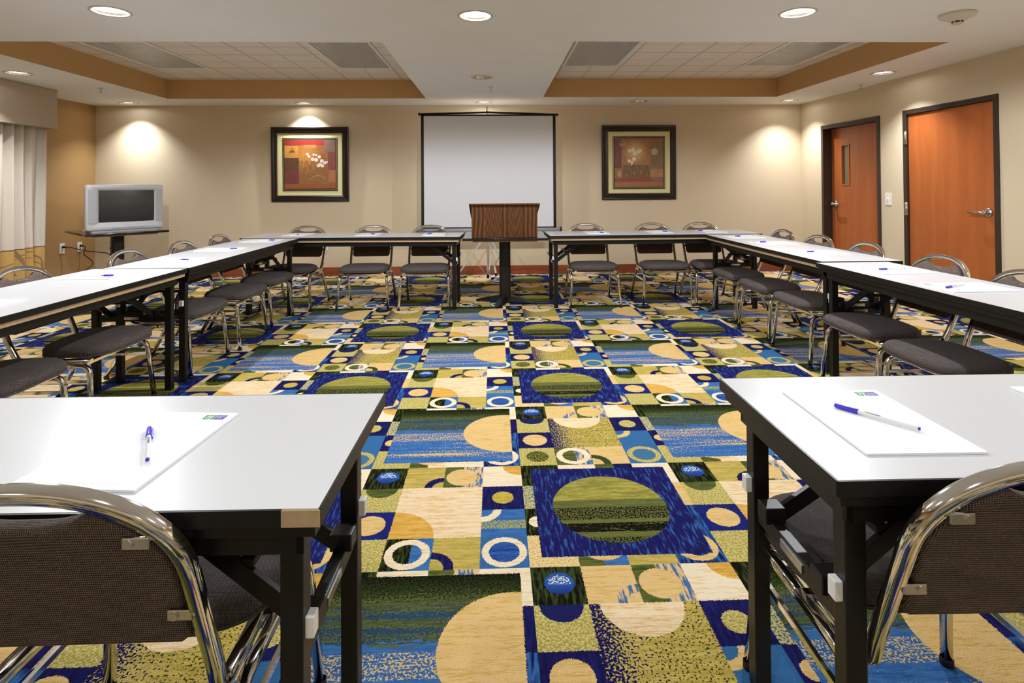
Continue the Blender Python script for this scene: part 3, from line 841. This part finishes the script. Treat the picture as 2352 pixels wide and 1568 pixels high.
# ================================================================= FURNITURE
# ---- tables: local frame, length along x, width along y, origin at floor centre
SHARE = {}
def leg_set(r, sx, L, W, clip):
    """legs, rail and folding brace of one end (sx = -1 or 1)"""
    xe = sx*(L/2-0.066)
    for sy in (-1, 1):
        b = mb('black_steel'); y = sy*(W/2-0.075)
        b.box(xe-0.0195, xe+0.0195, y-0.0195, y+0.0195, 0, T-0.068, 0.003)
        lg = b.build('leg', r)
        b = mb('white_plastic'); b.box(min(xe+sx*0.0195, xe+sx*0.035), max(xe+sx*0.0195, xe+sx*0.035), y-0.012, y+0.012, 0.488, 0.524, 0.002); b.build('bumper', lg)
    b = mb('black_steel'); b.box(xe-0.013, xe+0.013, -W/2+0.10, W/2-0.10, 0.425, 0.463, 0.002)
    b.box(xe-0.016, xe+0.016, -W/2+0.05, W/2-0.05, T-0.100, T-0.066); cb = b.build('crossbar', r)
    b = mb('steel'); b.box(xe-sx*0.0155, xe-sx*0.0130, -0.045, 0.045, 0.435, 0.453); b.box(xe+sx*0.0130, xe+sx*0.0155, -0.045, 0.045, 0.435, 0.453); b.build('rating_plate', cb)
    for sy in (-1, 1):
        b = mb('black_steel'); y = sy*W*0.22
        b.bar((xe-sx*0.01, y, 0.462), (xe-sx*0.30, y*0.8, T-0.07), 0.034, 0.012, up=(0, 1, 0))
        b.box(xe-0.024, xe+0.024, y-0.022, y+0.022, 0.455, 0.492, 0.003)
        b.build('folding_brace', r)
    b = mb('black_steel'); b.bar((xe-sx*0.115, -W*0.21, 0.562), (xe-sx*0.115, W*0.21, 0.562), 0.026, 0.014); b.build('link_bar', r)
def make_table(loc, rz, L, W, label, tan=True, bare=False, dz=0.0):
    r = thing('folding_table', label, 'table', loc, rz, 'conference tables of the open rectangle')
    et = 0.028
    b = mb('melamine'); b.box(-L/2+0.004, L/2-0.004, -W/2+0.004, W/2-0.004, T-et, T+dz); b.build('tabletop', r)
    b = mb('black_plastic')
    o = roundrect(-L/2, -W/2, L/2, W/2, 0.004, 2); i = roundrect(-L/2+0.004, -W/2+0.004, L/2-0.004, W/2-0.004, 0.002, 2)
    cut = 0.062 if bare else 0
    if cut:
        b.box(-L/2, L/2-cut, -W/2, -W/2+0.004, T-et, T+dz-0.0005); b.box(-L/2, L/2, W/2-0.004, W/2, T-et, T+dz-0.0005)
        b.box(-L/2, -L/2+0.004, -W/2, W/2, T-et, T+dz-0.0005); b.box(L/2-0.004, L/2, -W/2+0.004, W/2, T-et, T+dz-0.0005)
    else:
        b.loft([[(*p, T-et) for p in o], [(*p, T+dz-0.0005) for p in o], [(*p, T+dz-0.0005) for p in i], [(*p, T-et) for p in i], [(*p, T-et) for p in o]], False, False)
    b.build('edge_band', r)
    if cut:
        b = mb('pale_wood'); b.box(L/2-cut, L/2-0.001, -W/2+0.0005, -W/2+0.004, T-et, T-0.002); b.build('bare_corner', r)
    b = mb('pale_wood' if tan else 'black_steel'); k = 0.012
    b.box(-L/2+k, L/2-k, -W/2+k, W/2-k, T-et-0.022, T-et-0.0005); b.build('underboard', r)
    b = mb('black_steel'); k = 0.040; z0, z1 = T-0.095, T-et-0.0225
    for a0, a1, c0, c1 in ((-L/2+k, L/2-k, -W/2+k, -W/2+k+0.012), (-L/2+k, L/2-k, W/2-k-0.012, W/2-k), (-L/2+k, -L/2+k+0.012, -W/2+k, W/2-k), (L/2-k-0.012, L/2-k, -W/2+k, W/2-k)):
        b.box(a0, a1, c0, c1, z0, z1)
    b.build('apron', r)
    for sx in (-1, 1): leg_set(r, sx, L, W, True)
    return r
def table_by_corner(x, y, dx, dy, L, W, rz, label, **k):
    """corner (x,y); the table spreads dx*L along its length, dy*W across"""
    ex = (math.cos(rz), math.sin(rz)); ey = (-math.sin(rz), math.cos(rz))
    cx = x+dx*ex[0]*L/2+dy*ey[0]*W/2; cy = y+dx*ex[1]*L/2+dy*ey[1]*W/2
    return make_table((cx, cy, 0), rz, L, W, label, **k)
R = math.radians
table_by_corner(0.584, 0.950, 1, 1, 2.10, 0.516, R(-0.3), 'white topped folding table at near right, under the pad with the diagonal pen', tan=False)
table_by_corner(-0.279, 0.903, -1, 1, 2.10, 0.500, R(-0.8), 'white topped folding table at near left with one bare particleboard corner', bare=True, tan=False)
table_by_corner(-0.352, 5.650, -1, 1, 2.22, 0.555, R(-2.2), 'white topped folding table across the far end, left of the wooden lectern')
table_by_corner(0.556, 5.655, 1, 1, 2.20, 0.57, R(1.2), 'white topped folding table across the far end, right of the wooden lectern')
# side rows: length along y, so turned a quarter; local y points to -x
def side_table(xin, xout, y0, y1, label, skew=0.0, **k):
    W = abs(xout-xin); L = y1-y0
    return make_table(((xin+xout)/2, (y0+y1)/2, 0), R(90+skew), L, W, label, **k)
side_table(-1.945, -2.495, 3.645, 5.66, 'white topped folding table in the left row, the one farther from the viewer', tan=False)
side_table(-1.965, -2.565, 1.62, 3.632, 'white topped folding table in the left row, the nearer one with a tan strip', skew=-1.0)
side_table(2.135, 2.680, 3.610, 5.64, 'white topped folding table in the right row, the farther one by the far corner')
side_table(2.070, 2.550, 1.50, 3.570, 'white topped folding table in the right row, the nearer one beside the big door', tan=False)

# ---- stacking chairs: local frame, facing +y, origin on the floor
def back_y(z): return -0.225-(z-0.40)*0.41
def make_chair(label):
    r = thing('stacking_chair', label, 'chair', (0, 0, 0), 0, 'chairs around the conference tables')
    # seat cushion
    b = mb('seat_fabric'); n = 40
    def ring(k, z, dip=0.0):
        out = []
        for i in range(n):
            a = 2*PI*i/n; c, s_ = math.cos(a), math.sin(a); e = 0.55
            wx = 0.246*(1.0 if s_ > 0 else 0.93+0.07*(1+s_))
            out.append((k*wx*math.copysign(abs(c)**e, c), 0.064+k*0.188*math.copysign(abs(s_)**e, s_), z-dip*max(0, s_)**2))
        return out
    b.loft([ring(0.90, 0.382), ring(0.985, 0.386), ring(1.02, 0.401), ring(1.015, 0.416), ring(0.96, 0.430), ring(0.86, 0.439), ring(0.6, 0.445), ring(0.3, 0.447), ring(0.02, 0.447)])
    seat = b.build('seat', r)
    b = mb('seat_fabric'); b.tube(ring(1.004, 0.390), 0.0045, 6, closed=True); b.build('seam_piping', seat)
    b = mb('black_plastic'); b.loft([ring(0.80, 0.371), ring(0.82, 0.3825)]); b.build('seat_pan', seat)
    # chrome hoop: back arch running down into the rails under the seat
    hw, z1, zt = 0.2205, 0.645, 0.808
    arch = []
    for k in range(41):
        a = PI*k/40; z = z1+(zt-z1)*math.sin(a)**0.9 if 0 < k < 40 else z1
        x = hw*math.copysign(abs(math.cos(a))**0.86, math.cos(a)); arch.append(Vector((x, back_y(z), z)))
    low = lambda s: [(s*0.200, 0.16, 0.355), (s*0.208, -0.205, 0.355), (s*hw*0.98, back_y(0.43), 0.43), (s*hw, back_y(z1), z1)]
    pr = fillet(low(1), [0, 0.05, 0.05, 0], 6)[:-1]; pl = list(reversed(fillet(low(-1), [0, 0.05, 0.05, 0], 6)[:-1]))
    b = mb('chrome'); b.tube(pr+arch+pl, 0.0125, square=True); b.build('back_frame', r)
    # back cushion inside the hoop, scooped at the top for a hand
    ins = 0.019; pts = []
    pts += [(-0.178, 0.490), (0.178, 0.490)]
    pts.append((hw-ins-0.006, 0.506))
    for k in range(0, 8):
        a = PI*k/20; z = z1+(zt-z1-ins)*math.sin(a)**0.9 if k else z1
        pts.append(((hw-ins)*abs(math.cos(a))**0.86, z))
    top = pts[-1]
    for k in range(1, 12):
        t = k/12; x = top[0]*(1-2*t); pts.append((x, top[1]-0.026*math.sin(PI*t)**0.7+0.004*math.sin(PI*t)**6))
    for k in range(7, -1, -1):
        a = PI*k/20; z = z1+(zt-z1-ins)*math.sin(a)**0.9 if k else z1
        pts.append((-(hw-ins)*abs(math.cos(a))**0.86, z))
    pts.append((-(hw-ins-0.006), 0.506))
    b = mb('back_fabric'); nv = len(b.bm.verts)
    b.slab([(x, z) for x, z in pts], -0.006, 0.030, 'y', 0.010)
    for v in b.bm.verts:
        v.co.y += back_y(v.co.z)+0.012*(1-(v.co.x/0.2)**2)*-1
    bk = b.build('backrest', r)
    for s in (-1, 1):
        for zc, dx in ((0.565, 0.040), (0.722, 0.040)):
            xo = hw-0.006 if zc < 0.6 else 0.186
            b = mb('steel'); yb = back_y(zc)-0.0095-(0.012*(1-((xo-dx)/0.2)**2))
            b.box(min(s*xo, s*(xo-dx)), max(s*xo, s*(xo-dx)), yb-0.0035, yb+0.002, zc-0.009, zc+0.009, 0.002)
            b.slab(circle(s*(xo-dx+0.012), zc, 0.006, 10), yb-0.007, yb-0.003, 'y')
            b.build('bracket', bk)
    # legs: each side one bent tube, front half and rear half
    for s in (-1, 1):
        front = fillet([(s*0.258, 0.205, 0.012), (s*0.236, 0.175, 0.338), (s*0.232, 0.0, 0.338)], [0, 0.05, 0], 6)
        rear = fillet([(s*0.232, 0.0, 0.338), (s*0.232, -0.170, 0.338), (s*0.246, -0.345, 0.012)], [0, 0.05, 0], 6)
        for path, foot in ((front, front[0]), (rear, rear[-1])):
            b = mb('chrome'); b.tube(path, 0.0115, square=True); lg = b.build('leg', r)
            b = mb('black_rubber'); b.lathe([(0.0001, 0), (0.016, 0), (0.016, 0.016), (0.0145, 0.020)], (foot[0], foot[1], 0), 10); b.build('glide', lg)
        b = mb('chrome'); b.bar((s*0.241, 0.183, 0.262), (s*0.236, -0.208, 0.262), 0.010, 0.014); b.build('side_stretcher', r)
    for y, z in ((0.15, 0.350), (-0.02, 0.350)):
        b = mb('chrome'); b.bar((-0.232, y, z), (0.232, y, z), 0.02, 0.014); b.build('stretcher', r)
    return r
BACK_OF = {}
CH = [  # x, y, turn, label
 (-0.703, 1.232, 0, 'chair seen from behind at near left, woven brown back in chrome hoop'),
 (0.905, 1.238, -1, 'chair seen from behind at near right, its chrome hoop cut by the picture edge'),
 (-2.105, 5.945, 176, 'far end chair in the left corner, partly behind the end of the left row'),
 (-1.345, 5.925, 181, 'far end chair left of the lectern, middle of three behind the left table'),
 (-0.715, 5.895, 180, 'far end chair directly left of the lectern'),
 (1.024, 5.915, 180, 'far end chair directly right of the lectern'),
 (1.775, 5.925, 180, 'far end chair right of the lectern, middle of three behind the right table'),
 (2.330, 5.945, 180, 'far end chair in the right corner, behind the folding table leg'),
 (2.350, 5.230, 90, 'right row chair farthest from the viewer'),
 (2.345, 4.620, 91, 'right row chair second from the far end'),
 (2.335, 4.010, 90, 'right row chair third from the far end, in front of the slit glass door'),
 (2.285, 3.270, 90, 'right row chair in front of the big plain orange door'),
 (2.235, 2.660, 90, 'right row chair nearest the viewer, by the right picture edge'),
 (-2.170, 5.270, -90, 'left row chair farthest from the viewer'),
 (-2.165, 4.640, -90, 'left row chair second from the far end'),
 (-2.205, 4.020, -90, 'left row chair third from the far end, in front of the television'),
 (-2.255, 3.190, -90, 'left row chair beside the cream drape, below the leftmost full notepad'),
 (-2.275, 2.560, -90, 'left row chair nearest the viewer, cut by the left picture edge'),
]
c0 = None
for x, y, a, lab in CH:
    if c0 is None:
        c0 = make_chair(lab); c0.location = (x, y, 0); c0.rotation_euler = (0, 0, R(a))
    else: dup(c0, lab, (x, y, 0), R(a))

# ---- pads and pens
def pad_mat():
    a = Mat('lined_paper', 0.7); X, Y, Z = a.coords()
    ln = (((Y)*(1/0.0072)).mod(1.0) < 0.10) & Y.between(-0.125, 0.098) & X.between(-0.098, 0.098)
    ft = Y.between(-0.1425, -0.1405) & (X.between(-0.035, 0.012) | X.between(0.02, 0.075))
    a.color(a.mix((0.90, 0.90, 0.925, 1), (0.62, 0.64, 0.70, 1), (ln | ft)*0.55)); return a.m
M['lined_paper'] = pad_mat()
def text_mesh(body, size, key, name, parent, loc):
    cu = bpy.data.curves.new(name, 'FONT'); cu.body = body; cu.size = size; cu.extrude = 0.0002; cu.align_x = 'LEFT'
    t = bpy.data.objects.new('t', cu); COL.objects.link(t)
    dg = bpy.context.evaluated_depsgraph_get(); me = bpy.data.meshes.new_from_object(t.evaluated_get(dg))
    bpy.data.objects.remove(t)
    me.materials.clear(); me.materials.append(M[key])
    o = bpy.data.objects.new(name, me); COL.objects.link(o); o.parent = parent; o.location = loc; return o
PW, PL = 0.230, 0.320
def make_pad(label):
    r = thing('notepad', label, 'notepad', (0, 0, 0), 0, 'notepads laid at each seat')
    b = mb('lined_paper'); b.box(-PW/2, PW/2, -PL/2, PL/2, 0.0005, 0.0045); b.use('paper'); blk = b.build('sheets', r)
    z = 0.0046; x0, x1, y0, y1 = 0.052, 0.100, 0.124, 0.146; xm = 0.076
    b = mb('logo_green'); b.box(x0, xm-0.001, y0, y1, z-0.0002, z+0.0001); lg = b.build('green_logo', r)
    b = mb('paper')
    def quad(p): b.slab(p, z+0.0001, z+0.0003)
    quad([(x0+0.005, y0+0.004), (x0+0.008, y0+0.004), (x0+0.0115, y1-0.003), (x0+0.0085, y1-0.003)])
    quad([(x0+0.0135, y0), (x0+0.016, y0), (x0+0.0195, y1-0.004), (x0+0.017, y1-0.004)])
    quad([(x0+0.007, y0+0.010), (x0+0.020, y0+0.0125), (x0+0.020, y0+0.0145), (x0+0.0075, y0+0.012)])
    b.build('letter_mark', lg)
    b = mb('logo_blue'); b.box(xm, x1, y0, y1, z-0.0002, z+0.0001); lb = b.build('blue_logo', r)
    text_mesh('Holiday Inn', 0.0044, 'paper', 'logo_text', lb, (xm+0.0015, y0+0.0125, z+0.0003))
    text_mesh('EXPRESS', 0.0044, 'paper', 'logo_text', lb, (xm+0.0015, y0+0.0060, z+0.0003))
    return r
def make_pen(label):
    """lies along +y with the cap at the +y end, axis at z = 0"""
    r = thing('ballpoint_pen', label, 'pen', (0, 0, 0), 0, 'pens laid on the notepads')
    def cyl(b, prof, n=14): b.loft([[(rr*math.cos(2*PI*i/n), yy, rr*math.sin(2*PI*i/n)) for i in range(n)] for rr, yy in prof])
    b = mb('pen_white'); cyl(b, [(0.0036, -0.078), (0.0040, -0.074), (0.0042, 0.04), (0.0040, 0.07)]); br = b.build('barrel', r)
    b = mb('logo_green'); b.box(-0.0016, 0.0016, 0.006, 0.020, 0.0036, 0.0043); b.use('logo_blue'); b.box(-0.0016, 0.0016, -0.010, 0.006, 0.0036, 0.0043); b.build('print_mark', br)
    b = mb('blue_plastic'); cyl(b, [(0.0001, -0.0812), (0.0032, -0.081), (0.0034, -0.078), (0.0034, -0.076)]); b.build('end_plug', r)
    b = mb('blue_plastic'); cyl(b, [(0.0054, 0.033), (0.0056, 0.036), (0.0048, 0.078), (0.0040, 0.081), (0.0001, 0.0815)]); cp = b.build('cap', r)
    b = mb('blue_plastic'); b.box(0.0050, 0.0072, 0.022, 0.074, -0.0016, 0.0016, 0.0006); b.build('clip', cp)
    return r
PADS = [  # x, y, pad turn, pen (dx, dy, heading of the cap end in degrees) or None, label place
 (0.811, 1.193, -1, (0.002, -0.008, 127), 'on the near right table with a diagonal pen'),
 (1.385, 1.195, -1, None, 'cut by the right picture edge on the near right table'),
 (-0.706, 1.134, -5, (0.024, -0.005, 120), 'on the near left table behind the chair'),
 (-2.10, 6.085, 176, (0, -0.03, -70), 'at the left end of the far left table'),
 (-1.335, 6.035, 180, (0, 0.0, -40), 'in the middle of the far left table'),
 (-0.640, 5.985, 181, (0, 0.0, -150), 'on the far left table next to the lectern'),
 (1.085, 5.985, 180, (0.02, -0.02, -60), 'on the far right table next to the lectern'),
 (1.765, 6.010, 180, (0.02, 0.0, -45), 'in the middle of the far right table'),
 (2.345, 6.030, 180, (-0.05, 0.02, 180), 'at the right end of the far right table'),
 (2.400, 5.330, 92, (0.0, 0.02, 176), 'farthest on the right row of tables'),
 (2.405, 4.770, 91, (-0.03, 0.02, 178), 'second from the far end of the right row'),
 (2.405, 4.080, 90, (-0.02, 0.0, 180), 'on the right row just before the table joint'),
 (2.320, 3.185, 91, (0.0, 0.03, 182), 'on the nearer right row table, by the big door'),
 (2.290, 2.660, 90, (-0.06, 0.0, 205), 'nearest the viewer on the right row'),
 (-2.210, 5.395, -92, (0.04, 0.0, 5), 'farthest on the left row of tables'),
 (-2.250, 4.680, -90, (0.05, 0.0, 5), 'second from the far end of the left row'),
 (-2.255, 4.020, -90, (0.03, -0.02, 5), 'on the left row just beyond the table joint'),
 (-2.320, 3.330, -90, (0.04, -0.03, 8), 'on the nearer left row table, by the drape'),
 (-2.310, 2.540, -90, None, 'cut by the left picture edge on the left row'),
]
p0 = q0 = None
for x, y, a, pen, where in PADS:
    lab = 'white lined notepad '+where
    if p0 is None: p0 = make_pad(lab); p0.location = (x, y, T); p0.rotation_euler = (0, 0, R(a))
    else: dup(p0, lab, (x, y, T), R(a))
    if pen:
        px, py, ah = pen
        lab = 'blue-capped white pen on the notepad '+where.replace(' with a diagonal pen', '')
        loc = (x+px, y+py, T+0.0045+0.0056); rz = R(ah-90)
        if q0 is None: q0 = make_pen(lab); q0.location = loc; q0.rotation_euler = (0, 0, rz)
        else: dup(q0, lab, loc, rz)

# ---- lectern and its pedestal table
def pedestal(name, label, loc, rz, wx, wy, top, col_w, legs, round_base=False):
    r = thing(name, label, 'table', loc, rz)
    b = mb('glossy_black'); b.slab(roundrect(-wx/2, -wy/2, wx/2, wy/2, 0.02, 4), top-0.026, top, 'z', 0.005); b.build('tabletop', r)
    b = mb('pale_wood'); b.box(-wx/2+0.10, wx/2-0.10, -wy/2+0.10, wy/2-0.10, top-0.045, top-0.0265); b.build('underboard', r)
    b = mb('black_steel'); k = col_w/2; b.slab(roundrect(-k, -k, k, k, k*0.45, 5), 0.055, top-0.0455); b.build('column', r)
    b = mb('black_steel'); b.box(-0.16, 0.16, -0.16, 0.16, top-0.052, top-0.0455); b.build('mounting_plate', r)
    b = mb('black_steel')
    for i in range(4):
        a = legs+PI/2*i; c, s_ = math.cos(a), math.sin(a)
        rings = []
        for t in range(9):
            u = t/8; rr = 0.02+u*0.30; hw = 0.040-0.012*u; zt = 0.085-0.062*u**1.3; zb = 0.014 if t < 8 else 0.004
            if t == 8: hw *= 0.7
            rings.append([(c*rr-s_*e*hw, s_*rr+c*e*hw, z) for e, z in ((-1, zb), (1, zb), (0.75, zt), (-0.75, zt))])
        b.loft(rings, True, False)
    b.build('cross_base', r)
    for i in range(4):
        a = legs+PI/2*i
        b = mb('black_rubber'); b.lathe([(0.0001, 0), (0.02, 0), (0.018, 0.015)], (math.cos(a)*0.30, math.sin(a)*0.30, 0), 12); b.build('foot', r)
    return r
pedestal('pedestal_table', 'small black pedestal table holding the wooden lectern at the far end', (0.105, 6.03, 0), 0, 0.862, 0.84, 0.725, 0.118, R(-107))
def oak_mat():
    a = Mat('lectern_oak', 0.42, spec=0.25); X, Y, Z = a.coords()
    n = a.noise(scale=2.2, detail=2, stretch=(1, 1, 0.6)); fine = a.noise(scale=1, detail=3, stretch=(220, 220, 9))
    def cath(cx, k): # flame figure rising round a centre line
        d = (X-cx).abs(); return (d*d*k*40.0+d*46.0-Z*5.5+n*1.3)
    g1 = (cath(-0.11, 1.0)*9.0).sin(); g2 = (cath(0.11, 1.6)*9.0).sin()
    st = ((X*150.0)+n*16.0).sin()
    m1 = (X+0.11).abs() < 0.085; m2 = (X-0.11).abs() < 0.075
    f = st*0.35+0.4
    f = f+(g1*0.5-st*0.35)*m1+(g2*0.5-st*0.35)*m2*m1.inv()
    f = (f+(fine-.5)*1.0)._m('ADD', 0.0, clamp=True)
    a.color(a.mix((0.034, 0.011, 0.003, 1), (0.175, 0.066, 0.018, 1), f)); return a.m
M['lectern_oak'] = oak_mat()
r = thing('lectern', 'dark oak tabletop lectern in front of the projection screen', 'lectern', (0.098, 5.66, 0.726))
b = mb('lectern_oak'); b.box(-0.332, 0.332, 0, 0.018, 0, 0.300, 0.002)
b.loft([[(-0.332, 0, 0.2995), (0.332, 0, 0.2995), (0.332, 0.018, 0.2995), (-0.332, 0.018, 0.2995)],
        [(-0.336, -0.006, 0.315), (0.336, -0.006, 0.315), (0.336, 0.018, 0.315), (-0.336, 0.018, 0.315)],
        [(-0.350, -0.022, 0.330), (0.350, -0.022, 0.330), (0.350, 0.018, 0.330), (-0.350, 0.018, 0.330)]], True, False)
b.build('front_panel', r)
for s in (-1, 1):
    b = mb('lectern_oak'); xa, xb = sorted((s*0.332, s*0.314))
    b.slab([(0.018, 0), (0.40, 0), (0.40, 0.19), (0.018, 0.325)], xa, xb, 'x'); b.build('side_panel', r)
b = mb('lectern_oak'); b.loft([[(-0.356, -0.028, 0.330), (0.356, -0.028, 0.330), (0.356, 0.46, 0.175), (-0.356, 0.46, 0.175)],
                             [(-0.356, -0.028, 0.346), (0.356, -0.028, 0.346), (0.356, 0.46, 0.191), (-0.356, 0.46, 0.191)]], True, False); b.build('reading_board', r)
b = mb('lectern_oak'); b.box(-0.32, 0.32, 0.445, 0.46, 0.190, 0.215, 0.003); b.build('paper_stop', r)
b = mb('lectern_oak'); b.box(-0.313, 0.313, 0.019, 0.39, 0.002, 0.018); b.build('shelf', r)

# ---- tripod projection screen
r = thing('projection_screen', 'white tripod projection screen against the far wall', 'projection screen', (-0.075, 7.40, 0))
b = mb('screen_cloth'); b.box(-0.845, 0.845, -0.052, -0.050, 0.705, 2.180); b.build('screen_cloth', r)
b = mb('black_plastic')
for s in (-1, 1): b.box(min(s*0.845, s*0.882), max(s*0.845, s*0.882), -0.0530, -0.0492, 0.700, 2.186)
b.box(-0.882, 0.882, -0.0530, -0.0492, 2.165, 2.186); b.box(-0.882, 0.882, -0.0530, -0.0492, 0.690, 0.712); b.build('black_border', r)
b = mb('black_plastic'); pts = [(-0.90, -0.051, 2.192), (-0.45, -0.051, 2.201), (-0.03, -0.051, 2.212), (0.45, -0.051, 2.198), (0.90, -0.051, 2.180)]
b.tube(fillet(pts, 0.4, 4), 0.012, 8, square=True); b.box(-0.915, -0.895, -0.065, -0.037, 2.172, 2.208, 0.003); b.box(0.895, 0.915, -0.065, -0.037, 2.162, 2.196, 0.003); tb = b.build('top_slat', r)
b = mb('chrome'); b.tube([(-0.09, -0.02, 2.222), (0.06, -0.02, 2.222)], 0.007, 8); b.tube([(-0.02, -0.02, 2.19), (-0.02, -0.02, 2.285)], 0.010, 10); b.lathe([(0.0001, 2.30), (0.018, 2.292), (0.018, 2.283), (0.010, 2.276)], (-0.02, -0.02, 0), 12)
b.box(-0.045, 0.005, -0.05, -0.008, 2.214, 2.232, 0.003); b.build('hanger', r)
b = mb('grey_plastic'); b.tube([(-0.93, -0.03, 0.672), (0.93, -0.03, 0.672)], 0.034, 16); cs = b.build('case', r)
for s in (-1, 1):
    b = mb('black_plastic'); b.tube([(s*0.93, -0.03, 0.672), (s*0.950, -0.03, 0.672)], 0.037, 16); b.build('end_cap', cs)
b = mb('aluminium'); b.tube([(-0.02, 0.03, 0.055), (-0.02, 0.03, 2.23)], 0.013, 12); b.box(-0.045, 0.005, -0.01, 0.045, 0.60, 0.74, 0.005); b.build('pole', r)
b = mb('black_plastic'); b.lathe([(0.0001, 0.03), (0.017, 0.03), (0.017, 0.07), (0.0135, 0.075)], (-0.02, 0.03, 0), 12); b.build('pole_tip', r)
for a in (-46, 194, 74):
    c, s_ = math.cos(R(a)), math.sin(R(a)); b = mb('aluminium'); hub = Vector((-0.02, 0.03, 0)); d = Vector((c, s_, 0))
    L = 0.46 if a != 74 else 0.40
    top_, foot = hub+d*0.025+Vector((0, 0, 0.60)), hub+d*L+Vector((0, 0, 0.012))
    b.bar(top_, foot, 0.026, 0.012, up=(0, 0, 1)); lg = b.build('leg', r)
    b = mb('aluminium'); mid = top_.lerp(foot, 0.45); b.bar(mid, hub+d*0.018+Vector((0, 0, 0.075)), 0.012, 0.006); b.build('strut', lg)
    b = mb('black_rubber'); b.bar(top_.lerp(foot, 0.95), foot+Vector((0, 0, -0.006)), 0.032, 0.018); b.build('foot', lg)

# ---- television on its table in the left corner
TA = math.atan2(0.61, 0.55)
pedestal('television_stand', 'small dark pedestal table in the left corner under the television', (-4.575, 6.955, 0), TA, 0.84, 0.92, 0.74, 0.125, R(45))
r = thing('television', 'silver widescreen tube television on the corner table', 'television', (-4.36, 6.79, 0.741), TA)
W2, HH = 0.3875, 0.535
b = mb('silver_plastic')     # front bezel ring with deep sides
o = lambda d, y: [(x, y, z) for x, z in roundrect(-W2+d, 0.016+d, W2-d, 0.016+HH-d, 0.022, 4)]
i = lambda d, y: [(x, y, z) for x, z in roundrect(-0.275+d, 0.110+d, 0.293-d, 0.488-d, 0.008, 4)]
b.loft([o(0, 0.095), o(0, 0.02), o(0.006, 0.004), o(0.018, 0.0), i(0, 0.0), i(0.004, 0.016)], False, True)
b.loft([o(0.0, 0.095), o(0.02, 0.10), o(0.20, 0.101)], False, False); bz = b.build('bezel', r)
b = mb('black_plastic')
rings = []
for d, y, zb in ((0.012, 0.096, 0.02), (0.02, 0.20, 0.02), (0.06, 0.30, 0.02), (0.13, 0.42, 0.03), (0.17, 0.50, 0.04)):
    rings.append([(x, y, z) for x, z in roundrect(-W2+d, zb, W2-d, 0.016+HH-d*0.8, 0.03, 4)])
b.loft(rings, True, True); b.build('rear_case', r)
b = mb('tv_glass'); g = []
for jz in range(9):
    row = []
    for ix in range(13):
        u, v = ix/12*2-1, jz/8*2-1; row.append(b.bm.verts.new((0.009+u*0.284, 0.004+0.012*(u*u+v*v)*0.5, 0.299+v*0.189)))
    g.append(row)
for jz in range(8):
    for ix in range(12): b.face([g[jz][ix], g[jz][ix+1], g[jz+1][ix+1], g[jz+1][ix]], True)
scr = b.build('screen', r)
for xa, xb in ((-0.376, -0.292), (0.310, 0.376)):
    b = mb('grey_plastic'); b.box(xa, xb, -0.003, 0.004, 0.105, 0.495, 0.002)
    b.build('speaker_grille', r)
b = mb('silver_plastic'); b.box(-0.15, 0.20, -0.005, 0.003, 0.045, 0.062, 0.003); b.build('control_strip', r)
b = mb('white_plastic'); b.box(-0.005, 0.06, -0.002, 0.002, 0.084, 0.094); b.build('badge', r)
b = mb('silver_plastic'); b.slab(roundrect(-0.345, 0.01, 0.345, 0.40, 0.03, 4), 0.0, 0.016); b.build('foot_plinth', r)
